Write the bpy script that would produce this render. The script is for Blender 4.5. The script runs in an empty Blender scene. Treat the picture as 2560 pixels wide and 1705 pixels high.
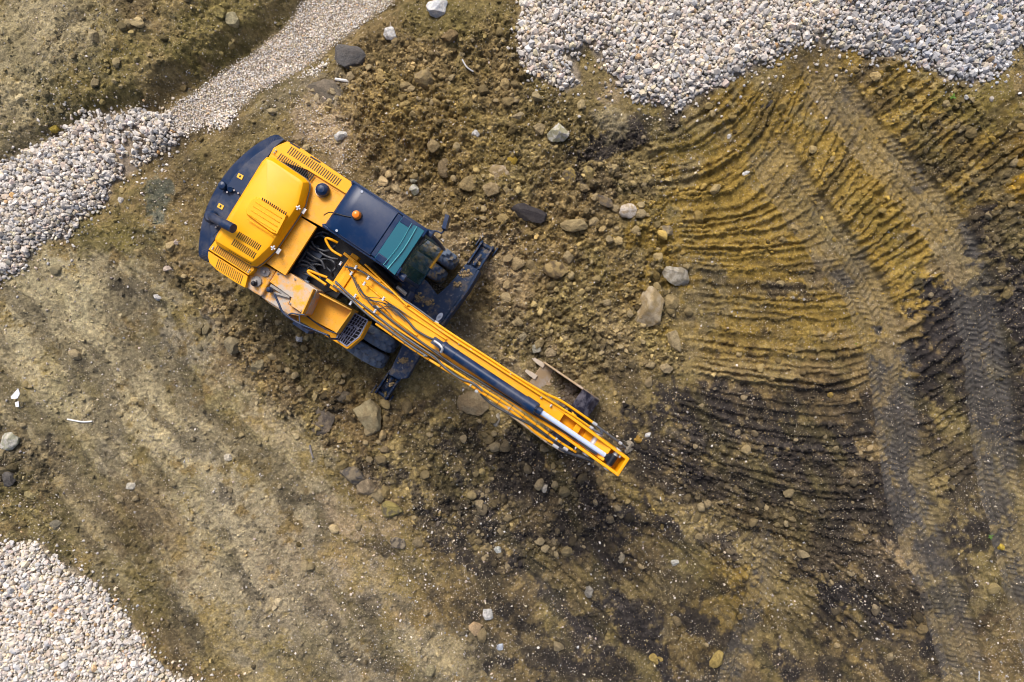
import bpy, bmesh, math, random
import numpy as np
from mathutils import Vector, Matrix

# ------------------------------------------------------------------ camera, world, sun, exposure
S = bpy.context.scene
COL = S.collection
H = 14.0            # drone height above the ground (m)
FPX = 1707.0        # focal length in pixels of the 2560 px wide photo
cam_d = bpy.data.cameras.new("camera"); cam = bpy.data.objects.new("camera", cam_d); COL.objects.link(cam)
cam.location = (0, 0, H); cam.rotation_euler = (0, 0, 0)
cam_d.sensor_width = 36; cam_d.lens = 36 * FPX / 2560; cam_d.clip_end = 2000
S.camera = cam
SUN_EL, SUN_AZ = 50, 340          # azimuth clockwise from +Y (picture up)
w = bpy.data.worlds.new("World"); S.world = w; w.use_nodes = True
nt = w.node_tree; bg = nt.nodes['Background']
sky = nt.nodes.new('ShaderNodeTexSky'); sky.sky_type = 'NISHITA'; sky.sun_disc = False
sky.sun_elevation = math.radians(SUN_EL); sky.sun_rotation = math.radians(SUN_AZ)
sky.dust_density = 5.0; sky.air_density = 0.6
nt.links.new(sky.outputs[0], bg.inputs[0]); bg.inputs[1].default_value = 0.11
sd = bpy.data.lights.new("sun", 'SUN'); sd.energy = 1.5; sd.angle = math.radians(18); sd.color = (1.0, 0.94, 0.86)
sun = bpy.data.objects.new("sun", sd); COL.objects.link(sun)
a = math.radians(SUN_AZ); e = math.radians(SUN_EL)
sdir = Vector((math.sin(a)*math.cos(e), math.cos(a)*math.cos(e), math.sin(e)))
sun.rotation_euler = sdir.to_track_quat('Z', 'Y').to_euler(); sun.location = sdir*40
S.view_settings.view_transform = 'Standard'; S.view_settings.look = 'None'; S.view_settings.gamma = 1
S.view_settings.exposure = 0.80
S.render.engine = 'CYCLES'; S.cycles.filter_width = 1.05; S.render.resolution_x = 1024; S.render.resolution_y = 682

random.seed(5); 

# ------------------------------------------------------------------ coordinates read off the survey photo
ZONE = {1: (480, 320, 3.920), 2: (720, 420, 3.563), 3: (600, 640, 4.126), 4: (1020, 780, 6.03), 5: (1260, 860, 4.611), 0: (0, 0, 1/1.0875)}
def P(px, py, z=0.0):
    k = (H - z)/FPX
    return Vector(((px-1280)*k, -(py-852.5)*k, z))
def Wz(zone, x, y, z=0.0):
    ox, oy, s = ZONE[zone]
    return P(ox + x/s, oy + y/s, z)
def G(x, y):                       # survey display coordinates -> ground metres
    v = Wz(0, x, y); return (v.x, v.y)
def GA(pts): return np.array([G(*p) for p in pts])

# ------------------------------------------------------------------ numpy noise
def _hash(ix, iy, seed):
    h = (ix.astype(np.int64)*374761393 + iy.astype(np.int64)*668265263 + seed*1442695041) & 0xFFFFFFFF
    h = ((h ^ (h >> 13))*1274126177) & 0xFFFFFFFF
    h = h ^ (h >> 16)
    return (h & 0xFFFFFF)/float(0xFFFFFF)
def vnoise(x, y, seed=0):
    ix = np.floor(x); iy = np.floor(y); fx = x-ix; fy = y-iy
    fx = fx*fx*(3-2*fx); fy = fy*fy*(3-2*fy)
    ix = ix.astype(np.int64); iy = iy.astype(np.int64)
    a = _hash(ix, iy, seed); b = _hash(ix+1, iy, seed); c = _hash(ix, iy+1, seed); d = _hash(ix+1, iy+1, seed)
    return (a*(1-fx)+b*fx)*(1-fy)+(c*(1-fx)+d*fx)*fy
def fbm(x, y, f, o=4, seed=0, g=0.5):
    s = 0; amp = 1; t = 0
    for i in range(o):
        c, sn = math.cos(i*1.1+seed), math.sin(i*1.1+seed)
        s = s+amp*vnoise((x*c-y*sn)*f, (x*sn+y*c)*f, seed*17+i); t += amp; amp *= g; f *= 2.03
    return s/t
def worley(x, y, f, seed=0):       # rounded cells: distance to the nearest point and the cell's own random number
    x = x*f+(fbm(x, y, f*.7, 2, seed+5)-.5)*1.1; y = y*f+(fbm(x, y, 1., 2, seed+6)-.5)*1.1
    ix = np.floor(x).astype(np.int64); iy = np.floor(y).astype(np.int64); best = np.full(x.shape, 9.); rid_ = np.zeros(x.shape)
    for dx in (-1, 0, 1):
        for dy in (-1, 0, 1):
            cx = ix+dx; cy = iy+dy; px = cx+_hash(cx, cy, seed); py = cy+_hash(cx, cy, seed+1)
            d = (px-x)**2+(py-y)**2; m = d < best; best = np.where(m, d, best); rid_ = np.where(m, _hash(cx, cy, seed+2), rid_)
    return np.sqrt(best), rid_
def sst(a, b, x):
    t = np.clip((x-a)/(b-a), 0, 1); return t*t*(3-2*t)
def sdpoly(x, y, poly):            # signed distance, positive inside (m)
    d = np.full(x.shape, 1e9); ins = np.zeros(x.shape, bool); n = len(poly)
    for i in range(n):
        ax, ay = poly[i]; bx, by = poly[(i+1) % n]
        ex, ey = bx-ax, by-ay; wx, wy = x-ax, y-ay
        t = np.clip((wx*ex+wy*ey)/(ex*ex+ey*ey+1e-12), 0, 1)
        d = np.minimum(d, (wx-ex*t)**2+(wy-ey*t)**2)
        c = ((ay > y) != (by > y)) & (x < (bx-ax)*(y-ay)/(by-ay+1e-12)+ax)
        ins ^= c
    d = np.sqrt(d)
    return np.where(ins, d, -d)
def sdline(x, y, pts):             # distance, arc length, signed side of an open polyline
    bd = np.full(x.shape, 1e9); bs = np.zeros(x.shape); sg = np.zeros(x.shape); acc = 0.
    for i in range(len(pts)-1):
        ax, ay = pts[i]; bx, by = pts[i+1]; ex, ey = bx-ax, by-ay; L = math.hypot(ex, ey)
        wx, wy = x-ax, y-ay; t = np.clip((wx*ex+wy*ey)/(L*L), 0, 1)
        d = np.hypot(wx-ex*t, wy-ey*t); m = d < bd
        bd = np.where(m, d, bd); bs = np.where(m, acc+t*L, bs); sg = np.where(m, np.sign(ex*wy-ey*wx), sg); acc += L
    return bd, bs, sg
def smooth_poly(pts, n=8):
    pts = [np.array(p, float) for p in pts]; out = []
    for i in range(len(pts)-1):
        p0 = pts[max(i-1, 0)]; p1 = pts[i]; p2 = pts[i+1]; p3 = pts[min(i+2, len(pts)-1)]
        for k in range(n):
            t = k/n
            out.append(0.5*((2*p1)+(-p0+p2)*t+(2*p0-5*p1+4*p2-p3)*t*t+(-p0+3*p1-3*p2+p3)*t**3))
    out.append(pts[-1]); return out

# ------------------------------------------------------------------ regions of the site
POLY_TR = GA([(1215,-10),(1192,60),(1190,150),(1215,190),(1260,212),(1300,232),(1328,205),(1322,150),(1345,128),(1385,165),(1410,200),(1440,228),(1490,248),(1545,262),(1590,240),(1660,205),(1730,165),(1790,140),(1830,112),(1880,118),(1930,130),(1990,142),(2060,148),(2110,175),(2150,198),(2220,200),(2262,190),(2290,165),(2312,128),(2354,105),(2480,60),(2600,-260),(1300,-260)])
POLY_L = GA([(-260,470),(0,378),(60,342),(130,315),(200,268),(250,258),(330,252),(395,262),(428,312),(400,345),(340,378),(265,430),(245,470),(175,518),(160,548),(100,558),(60,610),(30,635),(0,637),(-260,760)])
POLY_BL = GA([(-260,1262),(0,1247),(85,1243),(130,1280),(190,1322),(255,1375),(292,1412),(330,1468),(352,1512),(400,1548),(460,1570),(560,1700),(560,1900),(-260,1900)])
POLY_FINE = GA([(706,-20),(640,72),(560,134),(480,185),(405,240),(380,262),(424,312),(520,272),(590,218),(640,190),(700,158),(760,112),(830,62),(935,-20),(1100,-150),(860,-150)])
POLY_PINK = GA([(690,235),(745,240),(800,300),(840,345),(850,390),(800,400),(740,350),(700,300)])
POLY_PATCH = GA([(700,160),(745,140),(765,150),(720,182),(690,185)])
POLY_PATCH2 = GA([(470,285),(530,255),(545,262),(520,300),(480,305)])
SCARP = GA([(900,-200),(706,0),(650,65),(560,132),(470,182),(380,245),(330,262),(255,268),(130,315),(0,380),(-300,500)])
RBANK = GA([(1100,-150),(935,-10),(830,70),(765,118),(705,165),(640,200),(590,228),(520,285),(430,345),(340,395),(262,450),(180,530)])
CLOD = [(GA([(740,200),(860,90),(1180,30),(1230,200),(1350,260),(1500,300),(1520,480),(1570,640),(1560,860),(1300,900),(1130,820),(1050,560),(840,400)]), 1.0),
        (GA([(430,560),(520,640),(840,820),(900,900),(1180,960),(1440,1080),(1480,1180),(1250,1290),(1000,1260),(830,1150),(640,930),(520,820),(400,640),(330,520)]), 0.85),
        (GA([(240,-60),(730,-60),(640,60),(440,180),(250,250),(0,360),(-100,300),(130,120)]), 0.32),
        (GA([(1450,900),(1700,1000),(2000,1000),(2040,1250),(1900,1350),(1500,1200)]), 0.55),
        (GA([(-60,960),(80,1000),(130,1100),(60,1240),(-60,1240)]), 0.6),
        (GA([(1950,130),(2110,200),(2354,300),(2354,900),(2290,800),(2150,480),(2000,300)]), 0.5)]
# soil colour patches: x, y, rx, ry (survey px), tilt deg, kind, strength
C = dict(base=(.225,.172,.070), pale=(.43,.365,.215), ochre=(.315,.212,.046), dark=(.040,.034,.032), grey=(.27,.24,.19),
         sand=(.46,.35,.215), yell=(.52,.31,.018), brown=(.20,.135,.060), olive=(.19,.155,.045), ggrey=(.14,.15,.11))
BLOBS = [(200,1000,500,420,40,'pale',.45),(650,1400,420,260,40,'pale',.35),(120,60,260,150,0,'pale',.7),(20,250,120,170,0,'pale',.65),(200,780,330,240,40,'pale',.75),(420,1000,300,230,45,'pale',.75),(80,700,150,120,0,'pale',.7),
 (640,1330,420,170,42,'grey',.45),(800,1300,260,130,42,'sand',.22),(1000,1510,220,70,15,'pale',.6),(500,1250,200,200,40,'pale',.4),(650,1060,150,90,40,'pale',.6),(600,1000,120,60,30,'sand',.25),
 (360,1490,120,70,50,'brown',.6),(500,900,260,30,55,'olive',.5),(420,760,70,60,30,'grey',.55),(325,690,45,35,60,'dark',.55),(440,740,40,26,30,'dark',.4),
 (1950,420,430,300,-10,'ochre',.95),(1700,540,240,170,0,'ochre',.9),(1720,760,220,110,0,'ochre',.55),(2060,650,180,120,30,'ochre',.95),(1880,740,130,60,-10,'ochre',.7),
 (2335,340,60,75,0,'yell',1.0),(2350,450,40,90,0,'yell',.85),(2250,250,110,60,10,'olive',.7),(2080,600,60,160,-25,'ochre',.8),
 (2340,1120,60,90,0,'ochre',.7),(2000,1500,60,40,0,'ochre',.3),(1660,1370,110,130,40,'ochre',.8),(1540,1500,110,90,10,'ochre',.6),(1800,1230,180,60,25,'brown',.5),
 (2050,1280,130,50,30,'sand',.4),(1480,1160,160,100,40,'ochre',.35),(1900,950,300,130,10,'brown',.5),(2100,860,60,60,0,'ochre',.8),
 (1850,1130,520,240,10,'dark',.5),(1330,1290,330,300,30,'dark',.45),(1500,1500,320,130,0,'dark',.5),(2150,1420,240,200,0,'dark',.4),(2300,640,90,280,0,'dark',.5),(1120,1110,300,120,30,'dark',.45),(2240,800,180,160,0,'dark',.6),(1620,1010,200,60,12,'dark',.6),(1900,1130,260,60,18,'dark',.6),(2050,1330,200,60,30,'dark',.6),(1320,1120,110,90,40,'dark',.6),(2330,1000,60,160,0,'dark',.5),(820,960,150,80,30,'brown',.6),(600,800,150,70,30,'brown',.5),
 # dark soil
 (1180,1240,200,26,48,'dark',.85),(1300,1380,210,30,50,'dark',.9),(1420,1360,190,26,52,'dark',.9),(1480,1480,150,34,45,'dark',.9),(1240,1520,160,30,45,'dark',.8),(1700,1480,170,28,40,'dark',.8),(1620,1240,150,24,30,'dark',.8),(1000,1180,170,24,42,'dark',.7),(700,1180,120,16,50,'dark',.5),(560,1340,130,18,55,'dark',.55),(420,1420,120,18,55,'dark',.5),(800,1460,140,18,45,'dark',.5),(300,1180,90,16,55,'dark',.45),(1350,1150,160,40,40,'dark',.85),(2320,900,60,150,0,'dark',.7),
 (1420,320,110,45,-20,'dark',.95),(1360,395,90,40,0,'dark',.5),(1330,160,28,60,10,'dark',.7),(1550,275,70,24,-35,'dark',.75),(1500,300,60,30,0,'dark',.7),(1640,210,60,20,-35,'dark',.5),
 (1305,430,40,18,30,'dark',.8),(1220,497,50,22,20,'dark',.5),
 (2190,740,140,120,-30,'dark',1.0),(2320,720,130,150,0,'dark',1.0),(2230,720,90,60,0,'dark',.8),(2120,800,60,60,0,'dark',.9),(2230,900,160,110,0,'dark',.75),(2250,1100,120,160,0,'dark',.6),
 (2040,970,90,170,5,'dark',.7),(1760,980,300,45,12,'dark',.85),(1650,930,160,40,10,'dark',.7),(1850,1060,200,45,15,'dark',.8),(1560,1000,90,60,15,'dark',.75),(1700,1100,170,50,20,'dark',.55),
 (1780,690,70,20,10,'dark',.8),(1690,665,90,18,5,'dark',.4),(1940,640,40,20,0,'dark',.7),(1830,905,60,20,8,'dark',.6),
 (1200,1090,170,80,35,'dark',.75),(1350,1230,130,60,50,'dark',.7),(1040,960,80,50,30,'dark',.4),(1130,1250,140,60,40,'dark',.45),(1480,1090,110,50,30,'dark',.6),
 (1450,1420,110,60,60,'dark',.85),(1400,1330,60,60,0,'dark',.65),(1300,1480,80,60,40,'dark',.6),(1350,1560,140,50,0,'dark',.8),(1560,1560,120,60,0,'dark',.8),
 (1960,1370,170,45,30,'dark',1.0),(2020,1440,120,45,40,'dark',.95),(1880,1250,80,50,30,'dark',.6),(2180,1250,60,70,0,'dark',.5),(1960,1190,150,50,20,'dark',.75),(2080,1540,110,40,20,'dark',.8),(1830,1540,120,40,0,'dark',.7),
 (830,1100,40,40,40,'dark',.6),(745,945,50,30,0,'dark',.35),(640,1305,38,26,20,'dark',.85),(90,1075,34,50,20,'dark',.75),(15,1100,40,50,0,'dark',.7),(160,1130,22,30,0,'dark',.4),(515,1160,26,18,30,'dark',.6),(880,1230,50,22,40,'dark',.5),
 (870,1400,80,26,40,'dark',.3),(500,1560,90,30,0,'brown',.6),(1010,1330,130,40,45,'dark',.35),
 (1540,155,20,10,0,'dark',.3),(2000,240,70,30,-50,'dark',.55),(2140,330,60,50,-50,'dark',.6),(2240,560,50,60,0,'dark',.75),(2180,420,40,30,-40,'dark',.5),
 (350,1200,120,60,60,'brown',.5),(60,1180,110,80,60,'olive',.6),(300,1230,90,40,50,'brown',.5),
 (1390,230,34,50,0,'sand',.5),(1395,280,40,40,0,'pale',.5),(1130,790,110,120,30,'sand',.30),(1250,870,110,70,20,'sand',.22),(1130,590,110,60,20,'sand',.5),(770,300,90,80,45,'sand',.75),(890,470,60,60,30,'sand',.5),(1400,780,110,90,0,'sand',.18),
 (375,468,36,32,10,'ggrey',.9),(760,225,60,45,35,'grey',.6),(660,230,90,30,-25,'pale',.4),(560,470,110,80,20,'brown',.3),(300,520,90,60,40,'olive',.5),(250,530,90,40,20,'olive',.7),(480,260,0,0,0,'dark',0),
 (1570,330,60,50,-30,'olive',.4),(870,1170,90,40,40,'sand',.35),(780,1190,60,30,10,'sand',.6),(900,560,0,0,0,'dark',0),(300,180,220,60,-30,'olive',.55),(520,70,120,60,-30,'olive',.7),(330,60,80,50,0,'brown',.4),
 (130,0,60,30,0,'grey',.3),(1060,60,120,60,0,'olive',.4),(1000,300,230,110,20,'ochre',.28),(1250,560,200,90,10,'ochre',.18),(480,640,110,70,20,'brown',.5),(640,900,160,60,30,'brown',.55),(2300,1500,110,110,0,'brown',.4)]
TRK = [GA([(1735,300),(1795,420),(1890,560),(1965,660),(2018,790),(2045,930),(2062,1060),(2085,1180),(2125,1300),(2170,1420),(2215,1580),(2260,1700)]),
       GA([(1850,110),(1905,220),(1985,330),(2090,450),(2170,560),(2215,680),(2245,800),(2262,930),(2275,1060),(2298,1180),(2330,1300),(2365,1420),(2400,1560)]),
       GA([(1700,1180),(1745,1250),(1730,1350),(1690,1480),(1660,1600)])]
TRK = [np.array(smooth_poly(t, 5)) for t in TRK]

STREAKS = [(350,950,480,52,.9),(800,1350,430,50,1.),(1350,1350,400,46,1.),(1950,1380,380,30,1.),(1800,1020,300,12,1.),(2200,330,300,-48,.6),(420,90,380,-32,.6),(2250,900,260,-35,.6)]
def streaks(x, y):
    num = np.zeros(x.shape); den = np.full(x.shape, .08)
    for (bx, by, rr_, ang, st) in STREAKS:
        gx, gy = G(bx, by); R_ = rr_*14*1.0875/FPX; wgt = np.exp(-((x-gx)**2+(y-gy)**2)/(R_*R_))*st; m = wgt > .02
        if not m.any(): continue
        a_ = math.radians(-ang); xm, ym = x[m], y[m]; wb = (fbm(xm, ym, .7, 3, 55)-.5)*.9
        u = xm*math.cos(a_)+ym*math.sin(a_); v = -xm*math.sin(a_)+ym*math.cos(a_)+wb
        num[m] += wgt[m]*(fbm(u*.30, v*1.9, 1., 5, 56+ang % 7, .62)-.5); den[m] += wgt[m]
    return num/den
def soil_colour(x, y):
    wx = x+0.55*(fbm(x, y, 1.1, 4, 3)-.5)*2; wy = y+0.55*(fbm(x, y, 1.1, 4, 4)-.5)*2
    n1 = fbm(x, y, 2.2, 5, 7, .6); n2 = fbm(x, y, 0.6, 4, 9); n3 = fbm(x, y, 9., 3, 12, .6)
    c = np.empty(x.shape+(3,)); c[:] = C['base']
    t = sst(.42, .62, n2)[..., None]; c = c*(1-t*.5)+np.array(C['brown'])*t*.5
    for (bx, by, rx, ry, ang, kind, s) in BLOBS:
        if rx == 0: continue
        gx, gy = G(bx, by); k = 14*1.0875/FPX; rx2, ry2 = rx*k, ry*k; an = math.radians(-ang)
        m0 = (np.abs(x-gx) < rx2+ry2+1.2) & (np.abs(y-gy) < rx2+ry2+1.2)
        if not m0.any(): continue
        xx = wx[m0]-gx; yy = wy[m0]-gy
        u = (xx*math.cos(an)+yy*math.sin(an))/rx2; v = (-xx*math.sin(an)+yy*math.cos(an))/ry2
        d = np.sqrt(u*u+v*v)
        m = sst(1.12, .58, d+(n1[m0]-.5)*2.3+(n3[m0]-.5)*1.3)*s
        c[m0] = c[m0]*(1-m[:, None])+np.array(C[kind])*m[:, None]
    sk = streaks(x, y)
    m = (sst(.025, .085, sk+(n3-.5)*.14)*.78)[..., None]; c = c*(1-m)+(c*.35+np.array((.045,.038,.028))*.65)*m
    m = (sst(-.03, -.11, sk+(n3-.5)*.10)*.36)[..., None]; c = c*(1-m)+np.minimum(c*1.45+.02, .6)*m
    # streaks of mixed soil
    st = sst(.55, .75, fbm(x*.8+y*.5, (y*.8-x*.5)*.35, 2.3, 4, 21))[..., None]
    c = c*(1-st*.30)+np.array(C['olive'])*st*.30
    dk = (sst(.60, .74, n1)*sst(.2, 1.2, x+4*(n2-.5)))[..., None]*.35
    c = c*(1-dk)+np.array(C['dark'])*dk
    n4 = vnoise(x*31., y*31., 14)*.6+vnoise(x*57., y*57., 15)*.4
    c = c*(0.50+1.0*n1[..., None])*(0.58+0.84*n3[..., None])*(.64+.72*n4[..., None])
    core = (np.abs(x) < 11.2) & (np.abs(y) < 7.6)
    if core.any():
        xc, yc = x[core], y[core]; k1 = worley(xc, yc, 11., 311)[1]; k2 = worley(xc, yc, 21., 321)[1]
        km = clod_mask(xc, yc)*.75+.25; c[core] *= ((1+(k1-.5)*.6*km)*(1+(k2-.5)*.7*km))[:, None]
    # clean bedding under the stones
    for p, col in ((POLY_TR, (.36,.30,.22)), (POLY_L, (.36,.29,.21)), (POLY_BL, (.42,.36,.27)), (POLY_FINE, (.46,.38,.26))):
        m = sst(-.05, .12, sdpoly(x, y, p)+(n1-.5)*.25)[..., None]; c = c*(1-m)+np.array(col)*m
    return np.clip(c, .008, .8)

# ------------------------------------------------------------------ ground height field
STEP = 0.018
def axis(lo, hi):
    core = np.arange(lo, hi+STEP/2, STEP); out = []; d = STEP; v = hi
    while v < 260: d *= 1.22; v += d; out.append(v)
    neg = [lo-(o-hi) for o in out][::-1]
    return np.array(neg+list(core)+out), len(neg), len(core)
XS, ox0, nxc = axis(-11.0, 11.0); YS, oy0, nyc = axis(-7.4, 7.4)
GX, GY = np.meshgrid(XS, YS)

def clod_mask(x, y):
    wx = x+(fbm(x, y, 1.3, 3, 31)-.5)*.9; wy = y+(fbm(x, y, 1.3, 3, 32)-.5)*.9
    m = np.zeros(x.shape)
    for p, s in CLOD: m = np.maximum(m, s*sst(-.25, .35, sdpoly(wx, wy, p)))
    return m
def gravel_inside(x, y):
    return [sdpoly(x, y, p) for p in (POLY_TR, POLY_L, POLY_BL, POLY_FINE)]

def ground_height(x, y):
    h = (fbm(x, y, .35, 3, 41)-.5)*.22+(fbm(x, y, 1.4, 4, 42)-.5)*.10
    h = h-streaks(x, y)*.15
    cm = clod_mask(x, y)
    rid = 1-np.abs(fbm(x, y, 2.6, 5, 43, .6)-.5)*2
    h = h+(fbm(x, y, 5., 5, 44, .66)-.5)*(.08+.20*cm)+(rid-.8)*.08*cm
    g = np.maximum.reduce(gravel_inside(x, y)); dry = 1-sst(-.1, .1, g)
    h = h+(fbm(x, y, 19., 3, 45, .7)-.5)*(.030+.055*cm)*dry
    # footprints and pits on the crust
    core = (np.abs(x) < 11.2) & (np.abs(y) < 7.6); xc, yc = x[core], y[core]; cc_ = cm[core]; pk = sst(.44, .58, fbm(xc, yc, 1.3, 4, 58)); dr = dry[core]
    for f_, am, sd_ in ((5., .105, 301), (11., .040, 311), (21., .018, 321)):
        F1, rd = worley(xc, yc, f_, sd_); h[core] += am*np.clip(.62-F1, 0, 1)*(.25+1.3*rd)*(cc_*(.08+1.15*pk)+.11+(.24 if f_ > 15 else 0))*dr*1.3
    pit = sst(.66, .8, fbm(x, y, 6., 2, 46)); h = h-pit*.03*dry
    # upper-left terrace with its broken scarp
    d, s, sg = sdline(x, y, SCARP); sd_ = d*-sg
    fade = sst(9.6, 6.0, s); wob = (fbm(x, y, 1.8, 4, 47)-.5)*.35
    h = h+fade*.46*sst(-.02, .50, sd_+wob*.9)+fade*.16*sst(.4, 1.6, sd_)+.10*sst(0, .3, sd_)*(1-fade)
    d, s, sg = sdline(x, y, RBANK); sd_ = d*sg
    h = h+.24*sst(-.02, .35, sd_+wob*.5)*sst(10.5, 8., s)
    # heaps of stone
    a, b, c_, f = gravel_inside(x, y)
    h = h+.10*sst(0, .5, a)+.55*sst(.2, 2.2, a)*sst(5.5, 8.5, x)+.07*sst(0, .4, b)+.10*sst(0, .9, c_)
    # yellow spoil heap at the right edge
    gx, gy = G(2390, 400); h = h+.8*np.exp(-(((x-gx)/.75)**2+((y-gy)/1.2)**2))
    gx, gy = G(1150, 425); h = h+.12*np.exp(-(((x-gx)/.35)**2+((y-gy)/.35)**2))
    gx, gy = G(900, 280); h = h+.18*np.exp(-(((x-gx)/1.0)**2+((y-gy)/.8)**2))
    gx, gy = G(60, 430);
    return h
GZ = ground_height(GX, GY)

# ridges dragged by the machine: bundles interpolated between guide curves
RH = np.zeros_like(GZ)
def stamp(curve, amp, wid):
    L = 0; r = int(3*wid/STEP)
    yy, xx = np.mgrid[-r:r+1, -r:r+1]*STEP
    K = np.exp(-(xx**2+yy**2)/(2*wid*wid))
    for p, am in zip(curve, amp):
        i = int(round((p[0]-XS[ox0])/STEP))+ox0; j = int(round((p[1]-YS[oy0])/STEP))+oy0
        if i-r < ox0 or i+r+1 > ox0+nxc or j-r < oy0 or j+r+1 > oy0+nyc: continue
        sl = RH[j-r:j+r+1, i-r:i+r+1]; np.maximum(sl, K*am, out=sl)
def bundle(guides, per, amp, wid, seed):
    rr = np.random.default_rng(seed); gs = []
    for g in guides:
        p = np.array(smooth_poly(GA(g), 24)); dl = np.r_[0, np.cumsum(np.hypot(*np.diff(p, axis=0).T))]
        t = np.linspace(0, dl[-1], 260); gs.append(np.c_[np.interp(t, dl, p[:, 0]), np.interp(t, dl, p[:, 1])])
    for k in range(len(gs)-1):
        for q in range(per[k] if isinstance(per, list) else per):
            n = per[k] if isinstance(per, list) else per
            f = (q+rr.uniform(-.22, .22))/n
            c = gs[k]*(1-f)+gs[k+1]*f
            ph = rr.uniform(0, 99); s = np.linspace(0, 1, 260)
            if rr.random() < .05: continue
            off = (fbm(s*6+ph, s*0, 1., 3, seed)-.5)*.17+(fbm(s*26+ph, s*0, 1., 3, seed)-.5)*.05
            tn = np.gradient(c, axis=0); tn /= np.linalg.norm(tn, axis=1)[:, None]+1e-9
            c = c+np.c_[-tn[:, 1], tn[:, 0]]*off[:, None]
            am = amp*rr.uniform(.5, 1.2)*(.45+1.1*fbm(s*8+ph*3, s*0+5, 1., 4, seed+1, .65)).clip(0.05, 2)*rr.uniform(.5, 1.25)*np.clip(np.minimum(s, 1-s)*9, 0, 1)
            stamp(c, am, wid*rr.uniform(.7, 1.3))
bundle([[(1480,330),(1560,290),(1640,240),(1700,190)],[(1470,380),(1590,350),(1690,290),(1760,185)],[(1480,440),(1620,425),(1720,360),(1800,200)],[(1530,495),(1650,485),(1745,440),(1800,350)],
        [(1540,545),(1680,545),(1780,530),(1870,480)],[(1560,600),(1700,610),(1830,605),(1930,590)],[(1580,680),(1750,690),(1880,690),(1975,680)],[(1570,760),(1750,775),(1900,780),(2000,760)],
        [(1560,850),(1750,880),(1900,890),(2010,865)],[(1500,920),(1700,985),(1850,1010),(2010,1005)],[(1480,1000),(1650,1080),(1850,1130),(2040,1140)],[(1500,1090),(1650,1190),(1850,1280),(2060,1320)]],
       [4,4,4,4,5,5,6,6,6,7,7], .085, .030, 61)
bundle([[(1770,300),(1800,230),(1835,160)],[(1840,430),(1890,350),(1935,265)],[(1905,540),(1975,470),(2060,400)],[(1985,650),(2060,600),(2150,540)],[(2040,770),(2120,720),(2200,660)],
        [(2075,920),(2150,870),(2225,820)],[(2090,1060),(2170,1010),(2245,950)],[(2110,1180),(2190,1130),(2260,1070)]], [8,8,8,7,6,7,5], .095, .031, 62)
bundle([[(1950,190),(2010,150),(2060,140)],[(2040,320),(2110,260),(2180,200)],[(2130,430),(2210,360),(2290,300)],[(2210,560),(2290,500),(2370,430)],[(2250,700),(2320,650),(2400,590)],[(2290,900),(2340,860),(2400,820)],[(2300,1050),(2350,1010),(2400,980)]], [6,8,8,7,7,6], .095, .031, 63)
bundle([[(1500,1200),(1640,1330),(1720,1500)],[(1780,1250),(1900,1330),(2080,1450)],[(1950,1180),(2050,1260),(2150,1400)]], [13,12], .075, .034, 64)
bundle([[(1440,960),(1500,980),(1560,1000)],[(1380,1120),(1470,1180),(1560,1250)],[(1300,1180),(1400,1300),(1500,1420)]], [7,7], .06, .03, 69)
bundle([[(1180,1250),(1350,1420),(1420,1568)],[(1330,1200),(1480,1380),(1560,1568)]], 14, .075, .034, 65)
bundle([[(60,1150),(150,1330),(340,1560)],[(300,1130),(440,1330),(560,1560)],[(620,1120),(800,1330),(960,1560)]], [8,8], .05, .06, 66)
bundle([[(60,640),(250,800),(430,1000)],[(330,600),(520,800),(720,1040)]], 6, .03, .06, 67)
dryg = 1-sst(-.1, .1, np.maximum.reduce(gravel_inside(GX, GY)))
wf, wr = worley(GX[oy0:oy0+nyc, ox0:ox0+nxc], GY[oy0:oy0+nyc, ox0:ox0+nxc], 13., 331)
crumb = np.zeros_like(GZ); crumb[oy0:oy0+nyc, ox0:ox0+nxc] = np.clip(.62-wf, 0, 1)*(.2+1.4*wr)
GZ = GZ+(RH*(.10+1.75*fbm(GX, GY, 9.5, 4, 68, .8)).clip(0, 2)+crumb*sst(.01, .06, RH)*.055)*dryg

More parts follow.
